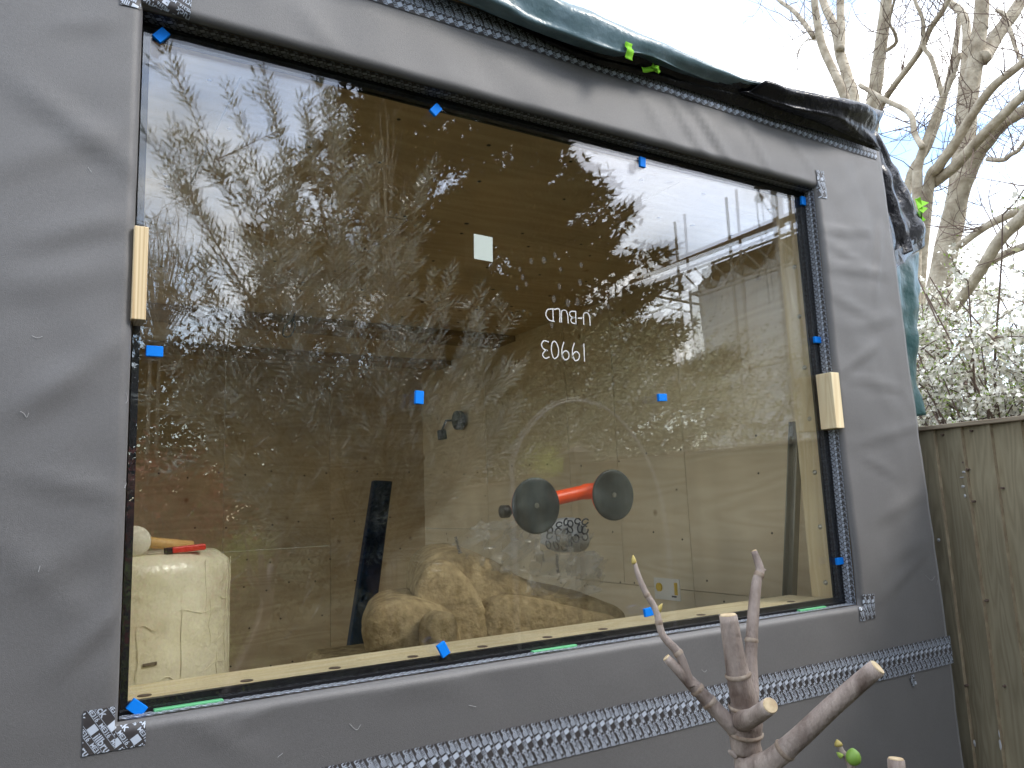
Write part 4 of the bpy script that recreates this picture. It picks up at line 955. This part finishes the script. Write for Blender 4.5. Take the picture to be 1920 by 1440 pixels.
# ------------------------------------------------------------------ fig in front of the wall
fg = root('fig_tree', 'pruned fig stems with cut ends and buds in front of the wall', 'fig tree')
fb = MB()
def fig(pts, ws, d0, d1, cut=False, nodes=()):
    P = [atD(p, d0+(d1-d0)*i/(len(pts)-1)) for i, p in enumerate(pts)]; Wd = ws
    n = 6; Q = spline(P, n); r = []
    for i in range(len(Q)):
        t = i/(len(Q)-1)*(len(ws)-1); k = min(int(t), len(ws)-2); w = ws[k]+(ws[k+1]-ws[k])*(t-k); d = np.linalg.norm(Q[i]-CAM); r.append(w/2/F*d)
    for nd in nodes:
        k = int(nd*(len(Q)-1)); r[k] *= 1.06; T = Q[k+1]-Q[k]; T /= np.linalg.norm(T); a_ = MB(); a_.tube([Q[k]-T*.0022, Q[k]-T*.0008, Q[k]+T*.0008, Q[k]+T*.0022], [r[k]*.99, r[k]*1.06, r[k]*1.05, r[k]*.98], 16, cap=False); a_.build('node_ring', M['noderim'], fg, True)
    fb.tube(Q, r, 14, wob=.07)
    if cut:
        T = Q[-1]-Q[-2]; T /= np.linalg.norm(T); e_ = MB(); e_.tube([Q[-1]+T*.0002, Q[-1]+T*.0012], [r[-1]*.93, r[-1]*.86], 14); e_.build('cut_end', M['cutwood'], fg)
    return Q, r
fig([(1440,2300),(1420,1700),(1405,1440),(1397,1392),(1397,1355),(1395,1317),(1387,1280),(1377,1230),(1365,1154)], [78,66,48,50,58,46,42,36,31], .86, .80, True, (.45,.62,.8))
fig([(1405,1320),(1411,1300),(1408,1230),(1413,1142),(1419,1090),(1425,1068),(1414,1034)], [24,22,21,20,17,15,11], .835, .85, True, (.4,.75))
fig([(1385,1372),(1367,1356),(1330,1317),(1295,1280),(1250,1234)], [30,27,25,23,15], .83, .80, True, (.5,.7))
fig([(1298,1288),(1290,1268),(1272,1225),(1242,1190),(1230,1145),(1210,1110),(1197,1080),(1189,1052)], [14,15,16,13,12,11,10,7], .805, .80, False, (.3,.5,.7))
fig([(1392,1352),(1412,1345),(1444,1323)], [36,30,28], .82, .76, True)
fig([(1400,1440),(1440,1430),(1490,1390),(1560,1325),(1645,1252)], [40,36,33,31,28], .84, .78, True, (.45,))
fig([(1700,1800),(1690,1560),(1680,1424)], [40,30,25], .82, .80, True)
fig([(1640,1700),(1610,1500),(1592,1430),(1578,1408),(1573,1395)], [14,12,10,9,7], .82, .81)
fig([(1592,1440),(1600,1432),(1602,1425)], [8,7,7], .812, .81)
fig([(1380,1418),(1372,1412),(1366,1408)], [10,9,4], .835, .83)
fb.build('branch', M['figbark'], fg, True)
def budm(p0, p1, w, d, m='bud', name='bud'):
    A, B = atD(p0, d), atD(p1, d); r = w/2/F*d; q = MB(); q.tube([A, A+(B-A)*.2, A+(B-A)*.5, A+(B-A)*.8, B], [r*.75, r, r*.85, r*.45, r*.05], 10); q.build(name, M[m], fg, True)
budm((1189,1058),(1187,1040),10,.80); budm((1231,1150),(1242,1131),11,.803); budm((1573,1400),(1569,1386),13,.81); budm((1580,1420),(1568,1410),9,.811,'newleaf')
budm((1424,1071),(1437,1068),10,.85,'figbark','leaf_scar')
P = atD((1600,1420), .808); q = MB(); r = .0062
q.tube([P+np.array((0,0,-r*1.1))+np.array((0,0,r*2.3*t)) for t in (0,.08,.25,.5,.75,.92,1)], [r*.2,r*.6,r*.95,r*1.02,r*.85,r*.45,r*.15], 18); q.build('fig_fruit', M['figfruit'], fg, True)

# ================================================================== the garden behind the camera, seen mirrored in the glass, plus added shading shrubs
# silvery narrow-leaved shrub
ol = root('olive_shrub', 'large silvery narrow leaved olive shrub mirrored in the glass', 'shrub')
mb = MB(); base = mY((760,1190), 2.35); base[2] = 0.0; hub = mY((700,1080), 2.35)
mb.tube([base, base*.5+hub*.5+np.array((.03,0,0)), hub], [.05,.042,.036], 8)
tipsL = [((298,62),2.2),((420,160),2.3),((490,100),2.45),((590,110),2.3),((560,190),2.2),((640,230),2.5),((275,250),2.1),((330,330),2.3),((285,420),2.4),((290,500),2.15),((440,300),2.2),((520,330),2.5),
         ((690,310),2.7),((790,340),2.3),((740,420),2.2),((850,520),2.4),((930,560),2.6),((960,600),2.3),((985,680),2.5),((960,760),2.2),((900,830),2.1),((860,920),2.3),((640,560),2.0),((560,520),2.1),((480,460),2.0),((380,520),2.2),
         ((300,640),2.3),((330,760),2.1),((430,700),2.0),((520,820),2.0),((420,900),2.2),((600,900),2.0),((700,700),2.0),((780,780),2.1),((660,960),2.05),((820,640),2.0),((760,560),2.3),((620,420),2.4),((880,700),2.5),((560,1000),2.1),((780,980),2.2),((470,600),2.4),((540,680),2.2),((650,640),1.75),((580,760),1.8),((460,800),1.85),((720,820),1.75),((800,880),1.8),((360,660),1.9),((620,820),1.7),((880,640),1.9),((940,700),1.95),((700,880),1.8),((500,940),1.9),((370,840),1.95),((840,760),1.8),((760,660),1.75),((560,640),1.8)]
SP = []
for (p, yv) in tipsL:
    e = mY(p, yv); mid = hub*.5+e*.5; out = e-hub; side = np.array((out[0], out[1], 0))*.12; mid = mid - side*.6 + np.array((random.gauss(0,.04), random.gauss(0,.05), -.03+random.gauss(0,.03)))
    P = spline([hub, mid, e], 12); N = len(P); mb.tube(P, [.011*(1-i/N)+.0018 for i in range(N)], 5, cap=False)
    SP.append(P[N//2:])
    for s in range(15):
        i = random.randrange(int(N*.3), N-2); T = P[i+1]-P[i]; T /= np.linalg.norm(T); d = T*.9+np.array([random.gauss(0,.55), random.gauss(0,.55), random.gauss(.15,.4)]); d /= np.linalg.norm(d); L = random.uniform(.16,.36)
        q = [P[i]]
        for k in range(8): d = d+np.array([random.gauss(0,.07), random.gauss(0,.07), random.gauss(.035,.05)]); d /= np.linalg.norm(d); q.append(q[-1]+d*L/8)
        mb.tube(q, [.0028*(1-k/9)+.0008 for k in range(9)], 4, cap=False); SP.append(q)
mb.build('trunk', M['twig'], ol)
C, D = [], []
for q in SP:
    q = np.array(q); seg = np.linalg.norm(np.diff(q, axis=0), axis=1); Lt = seg.sum(); cs = np.concatenate([[0], np.cumsum(seg)]); s = .012; k = 0
    while s < Lt+.001:
        i = min(len(seg)-1, np.searchsorted(cs, s)-1); p = q[i]+(q[i+1]-q[i])*((s-cs[i])/seg[i]); T = (q[i+1]-q[i])/seg[i]
        sd = np.cross(T, np.array([0.3,.5,1.])); sd /= np.linalg.norm(sd); up = np.cross(sd, T); a = k*1.57+random.gauss(0,.4)
        for sg in (1, -1):
            d = T*.85+sg*(sd*math.cos(a)+up*math.sin(a))*.78+np.array([random.gauss(0,.12)]*3); C.append(p); D.append(d/np.linalg.norm(d))
        s += .0235*random.uniform(.75,1.3); k += 1
    T = q[-1]-q[-2]; C.append(q[-1]); D.append(T/np.linalg.norm(T))
C = np.array(C); D = np.array(D); n = len(C)
tag(quads_obj('crown', leaf_quads(C, D, .048+.034*rng.random(n), .0115+.006*rng.random(n)), 4, M['olive'], ol), kind='stuff')

# dark conifer
cf = root('dark_conifer', 'broad dark conifer mirrored in the middle of the glass', 'tree')
def conifer(t, cx, cy, top, slope, rmax, nb):
    mb = MB(); mb.tube([(cx,cy,0),(cx,cy,top*.5),(cx,cy,top)], [.22,.14,.02], 8); C, D = [], []
    for b in range(nb):
        z = 0.5+(top-.7)*(random.random()**1.1); r = max(.12, min(rmax, (top-z)*slope)*random.uniform(.7,1.1)); a = random.uniform(0, 2*math.pi)
        e = np.array((cx+r*math.cos(a), cy+r*math.sin(a), z+.2*r*random.uniform(.1,.8)-.1)); s0 = np.array((cx, cy, z-.25*r*.4)); P = spline([s0, s0*.45+e*.55+np.array((0,0,-.1)), e], 6)
        mb.tube(P, [.03*(1-i/len(P))+.005 for i in range(len(P))], 4, cap=False)
        for k in range(int(44*r+22)):
            t_ = 1-random.random()**1.45*.9; i = min(len(P)-2, int(t_*(len(P)-1))); p = P[i]+(P[i+1]-P[i])*random.random(); T = (P[-1]-P[-2]); T /= np.linalg.norm(T)
            w = .07+.30*(1-t_); o_ = p+np.array([random.gauss(0,w), random.gauss(0,w), random.gauss(0,w*.5)])
            d = T+np.array([random.gauss(0,.5), random.gauss(0,.5), random.gauss(.2,.4)]); d /= np.linalg.norm(d)
            for m_ in range(5):
                dd = d+np.array([random.gauss(0,.5) for _ in range(3)]); dd /= np.linalg.norm(dd); C.append(o_); D.append(dd)
    mb.build('trunk', M['twig'], t); C = np.array(C); D = np.array(D); n = len(C)
    tag(quads_obj('crown', leaf_quads(C, D, .08+.12*rng.random(n), .028+.04*rng.random(n)), 4, M['conifer'], t), kind='stuff')
conifer(cf, 5.86, -7.73, 7.9, .56, 2.5, 260)
c2_ = root('tall_conifer', 'taller dark conifer mirrored behind the olive shrub', 'tree')
conifer(c2_, 4.75, -9.4, 11.2, .40, 2.4, 260)

def bush(name, label, lo, hi, n, k, sig, m, leaf=(.03,.05), wd=.4, cat='shrub', stems=10, white=0):
    t = root(name, label, cat); mb = MB(); lo_, hi_ = np.array(lo), np.array(hi); c = (lo_+hi_)/2
    for _ in range(stems):
        e = lo_+(hi_-lo_)*np.array([random.random(), random.random(), .5+.5*random.random()]); b = np.array((c[0]+random.gauss(0,.12), c[1]+random.gauss(0,.12), 0)); mb.tube(spline([b, b*.5+e*.5+np.array((0,0,.1)), e], 5), [.02,.018,.015,.013,.012,.01,.009,.008,.006,.005,.004][:11], 5, cap=False)
    mb.build('stems', M['twig'], t)
    C = clumpy(n, lo, hi, k, sig); C[:,2] = np.maximum(C[:,2], .02); L = leaf[0]+(leaf[1]-leaf[0])*rng.random(n)
    tag(quads_obj('crown', leaf_quads(C, unit(n), L, L*wd), 4, M[m], t), kind='stuff')
    if white:
        i = rng.integers(0, n, white); tag(quads_obj('blossom', leaf_quads(C[i]+rng.normal(size=(white,3))*.03, unit(white), .018+.02*rng.random(white), .016+.014*rng.random(white)), 4, M['petal'], t), kind='stuff')
    return t
bush('hawthorn_hedge', 'pale budding hedge mirrored below the scaffolded house', (3.1,-2.6,.5), (4.6,.3,2.35), 17000, 90, .16, 'hedge', white=2500)
bush('budding_hedge', 'fine pale green hedge mirrored beyond the fence post', (3.4,-5.2,.5), (5.6,-2.4,2.75), 20000, 110, .2, 'hedge', white=2500)
bush('far_blossom_shrub', 'white flecked shrub mirrored low against the conifer', (2.9,-5.6,.6), (4.2,-4.0,2.3), 5000, 40, .16, 'darkhedge', white=900)
bush('lime_shrub', 'bright lime green shrub mirrored behind the fence post', (2.45,-2.75,1.2), (2.75,-2.3,1.86), 2200, 22, .06, 'limeleaf', (.02,.035), stems=4)
bush('red_shrub', 'red leaved shrub mirrored beside the window edge', (.15,-4.6,.9), (1.0,-3.8,2.05), 4200, 36, .12, 'redleaf', (.05,.08))
bush('green_shrub', 'yellow green shrub mirrored low beside the window edge', (.1,-4.2,.3), (1.0,-3.4,1.35), 6000, 40, .11, 'greenleaf', (.03,.05))
for i, (x0, x1, lab) in enumerate(((-7,-1.0,'dark evergreen hedge mirrored far down the garden, near section'),(-1.0,2.4,'dark evergreen hedge mirrored behind the olive shrub'),)):
    bush('evergreen_hedge', lab, (x0,-9.4,.1), (x1,-8.2,3.7), 26000, 170, .26, 'darkhedge', (.10,.17), cat='hedge')
bush('added_shade_laurel', 'dense evergreen laurel added out of view to shade the lower wall', (-3.0,-2.6,.1), (-.65,-1.55,2.2), 12000, 90, .11, 'darkhedge', (.08,.14))  # unseen mass, added to block low skylight from the left of the wall
bush('added_shade_border', 'low dark evergreen border added to shade the foot of the wall', (.35,-2.0,.05), (2.1,-1.45,1.0), 9000, 80, .08, 'darkhedge', (.04,.07))  # added low planting, meant to keep skylight off the wall foot
# bare twiggy trees
for (nm, lab, p, yv, n, ht) in (('twiggy_tree','fine bare twiggy tree mirrored at the window edge behind the olive',(285,560),7.0,60,1.3), ('bare_sapling','slender bare brown sapling mirrored before the conifer',(722,470),3.6,9,.5)):
    t = root(nm, lab, 'tree'); q = MB(); b = mY(p, yv); gnd = b.copy(); gnd[2] = 0
    P = spline([gnd, gnd*.5+b*.5, b], 6); q.tube(P, [.03-.0012*i for i in range(len(P))], 6)
    if nm == 'twiggy_tree':
        for _ in range(n):
            e = mY((random.uniform(235,345), random.uniform(370,640)), yv+random.uniform(-.6,.6)); q.tube(spline([b+np.array((0,0,-.6)), b*.4+e*.6+np.array((random.gauss(0,.12),random.gauss(0,.12),.1)), e], 5), [.008,.008,.007,.006,.006,.005,.005,.004,.004,.003,.003], 4, cap=False)
            twigs(q, [e, e*.7+b*.3], [.003,.003], 3, .4, .003, .3, 1, 0)
    else:
        for tip in ((712,205),(728,215),(700,240),(745,250),(690,330),(760,330),(718,260)):
            e = mY(tip, yv+random.uniform(-.2,.2)); q.tube(spline([b+np.array((0,0,-.1)), b*.5+e*.5+np.array((random.gauss(0,.03),0,0)), e], 5), [.007,.007,.006,.006,.005,.005,.004,.004,.003,.003,.002], 5, cap=False)
            twigs(q, [e, e*.6+b*.4], [.003]*2, 3, .22, .0018, .8, 1, 0)
    q.build('trunk', M['bark'], t)

# scaffolded neighbour house
hs = root('neighbour_house', 'neighbouring house under scaffolding and grey sheeting mirrored in the glass', 'building')
HX = 13.0; ye, yn = -11.7, -3.5; ze = 6.55
q = MB(); q.box((HX+1.3, ye+.5, 0), (HX+8, yn-.5, 5.9)); q.build('house_wall', M['housewall'], hs)
q = MB(); q.add([(HX-.5,ye-1.6,6.95),(HX-.5,yn,6.95),(HX+4.6,yn,9.0),(HX+4.6,ye-1.6,9.0),(HX-.5,ye-1.6,7.05),(HX-.5,yn,7.05),(HX+4.6,yn,9.1),(HX+4.6,ye-1.6,9.1)], [(0,1,2,3),(7,6,5,4),(1,0,4,5),(2,1,5,6),(3,2,6,7),(0,3,7,4)])
q.build('temporary_roof', M['brownroof'], hs)
q = MB(); q.box((HX+.25, ye+.2, 5.75), (HX+.35, yn, 6.93)); q.build('fascia', M['brownroof'], hs)
V = []; Fq = []; nu, nvv = 90, 30
for i in range(nu+1):
    for j in range(nvv+1):
        y_ = ye+(yn-ye)*i/nu; z_ = .3+6.1*j/nvv+ (.12*math.sin(i*.55) if j == nvv else 0); V.append((HX-.05+.10*math.sin(i*.9+math.sin(j*.4))*.6+.12*noise.noise(Vector((y_*.9, z_*.7, 2))), y_, z_))
for i in range(nu):
    for j in range(nvv): k = i*(nvv+1)+j; Fq.append((k, k+nvv+1, k+nvv+2, k+1))
mesh_obj('sheeting', V, Fq, M['sheet'], hs, True)
for i, y_ in enumerate(np.linspace(ye, yn, 6)):
    q = MB(); q.tube([(HX-.3,y_,0),(HX-.3,y_,8.1 if i in (0,1,2,4) else 7.2)], .035, 7); q.build('standard_pole', M['pole'], hs)
for z_ in (2.2, 4.2, 6.1, 6.75):
    q = MB(); q.tube([(HX-.36,ye-1.2,z_),(HX-.36,yn,z_)], .032, 7); q.build('ledger_pole', M['pole'], hs)
for y_ in np.linspace(ye-.3, yn-1.3, 9):
    q = MB(); q.tube([(HX-.40,y_,6.12),(HX-.40,y_+.55,6.75)], .025, 6); q.tube([(HX-.40,y_+1.1,6.12),(HX-.40,y_+.55,6.75)], .025, 6); q.build('lattice_brace', M['pole'], hs)
for y_ in (ye-1.2, ye-.6): 
    q = MB(); q.tube([(HX-.6,y_,6.4),(HX+3.5,y_,6.2)], .03, 6); q.build('transom_pole', M['pole'], hs)
for y_ in (-10,-7):
    q = MB(); q.tube([(HX-.42,y_,2.2),(HX-.42,y_+1.9,4.2)], .03, 6); q.build('brace_pole', M['pole'], hs)
# hanging lamp on a pole
hl = root('garden_lamp', 'bulb lamp hanging from a pole bracket mirrored under the top corner', 'lamp')
dd = 6.0
def mD(p, d=dd): return mir(atD(p, d))
q = MB(); top = mD((1450,352)); g0 = top.copy(); g0[2] = 0; q.tube([g0, top], .022, 8); q.build('pole', M['pole'], hl)
q = MB(); q.tube([mD((1453,353)), mD((1414,351))], .013, 6); q.build('bracket', M['black'], hl)
q = MB(); b = mD((1424,372)); r = .03; q.tube([b+np.array((0,0,z*r)) for z in (2.6,1.6,1.0,.6,0,-.6,-.95,-1.05)], [.25*r,.3*r,.55*r,.9*r,1.15*r,.95*r,.45*r,.05*r], 14); q.build('bulb', M['channel'], hl, True)
q = MB(); q.tube([b+np.array((0,0,.07)), mD((1424,352))], .004, 5); q.tube(spline([mD((1430,374)), mD((1438,390)), mD((1450,402)), mD((1459,409))], 5), .005, 5); q.tube(spline([mD((1419,376)), mD((1424,420)), mD((1432,470)), mD((1444,570))], 5), .0045, 5); q.build('cable', M['black'], hl)
# arched pipe
ap = root('arched_pipe', 'thin grey pipe bent into an arch mirrored above the suction lifter', 'pipe')
P = [mY(p, 1.05) for p in ((962,872),(985,815),(1030,768),(1085,752),(1145,772),(1195,825),(1232,900),(1252,990),(1262,1090))]; e = P[0].copy(); e[2] = 0; e2 = P[-1].copy(); e2[2] = 0
q = MB(); q.tube([e]+spline(P, 6)+[e2], .0055, 8); q.build('pipe', M['pipe'], ap, True)
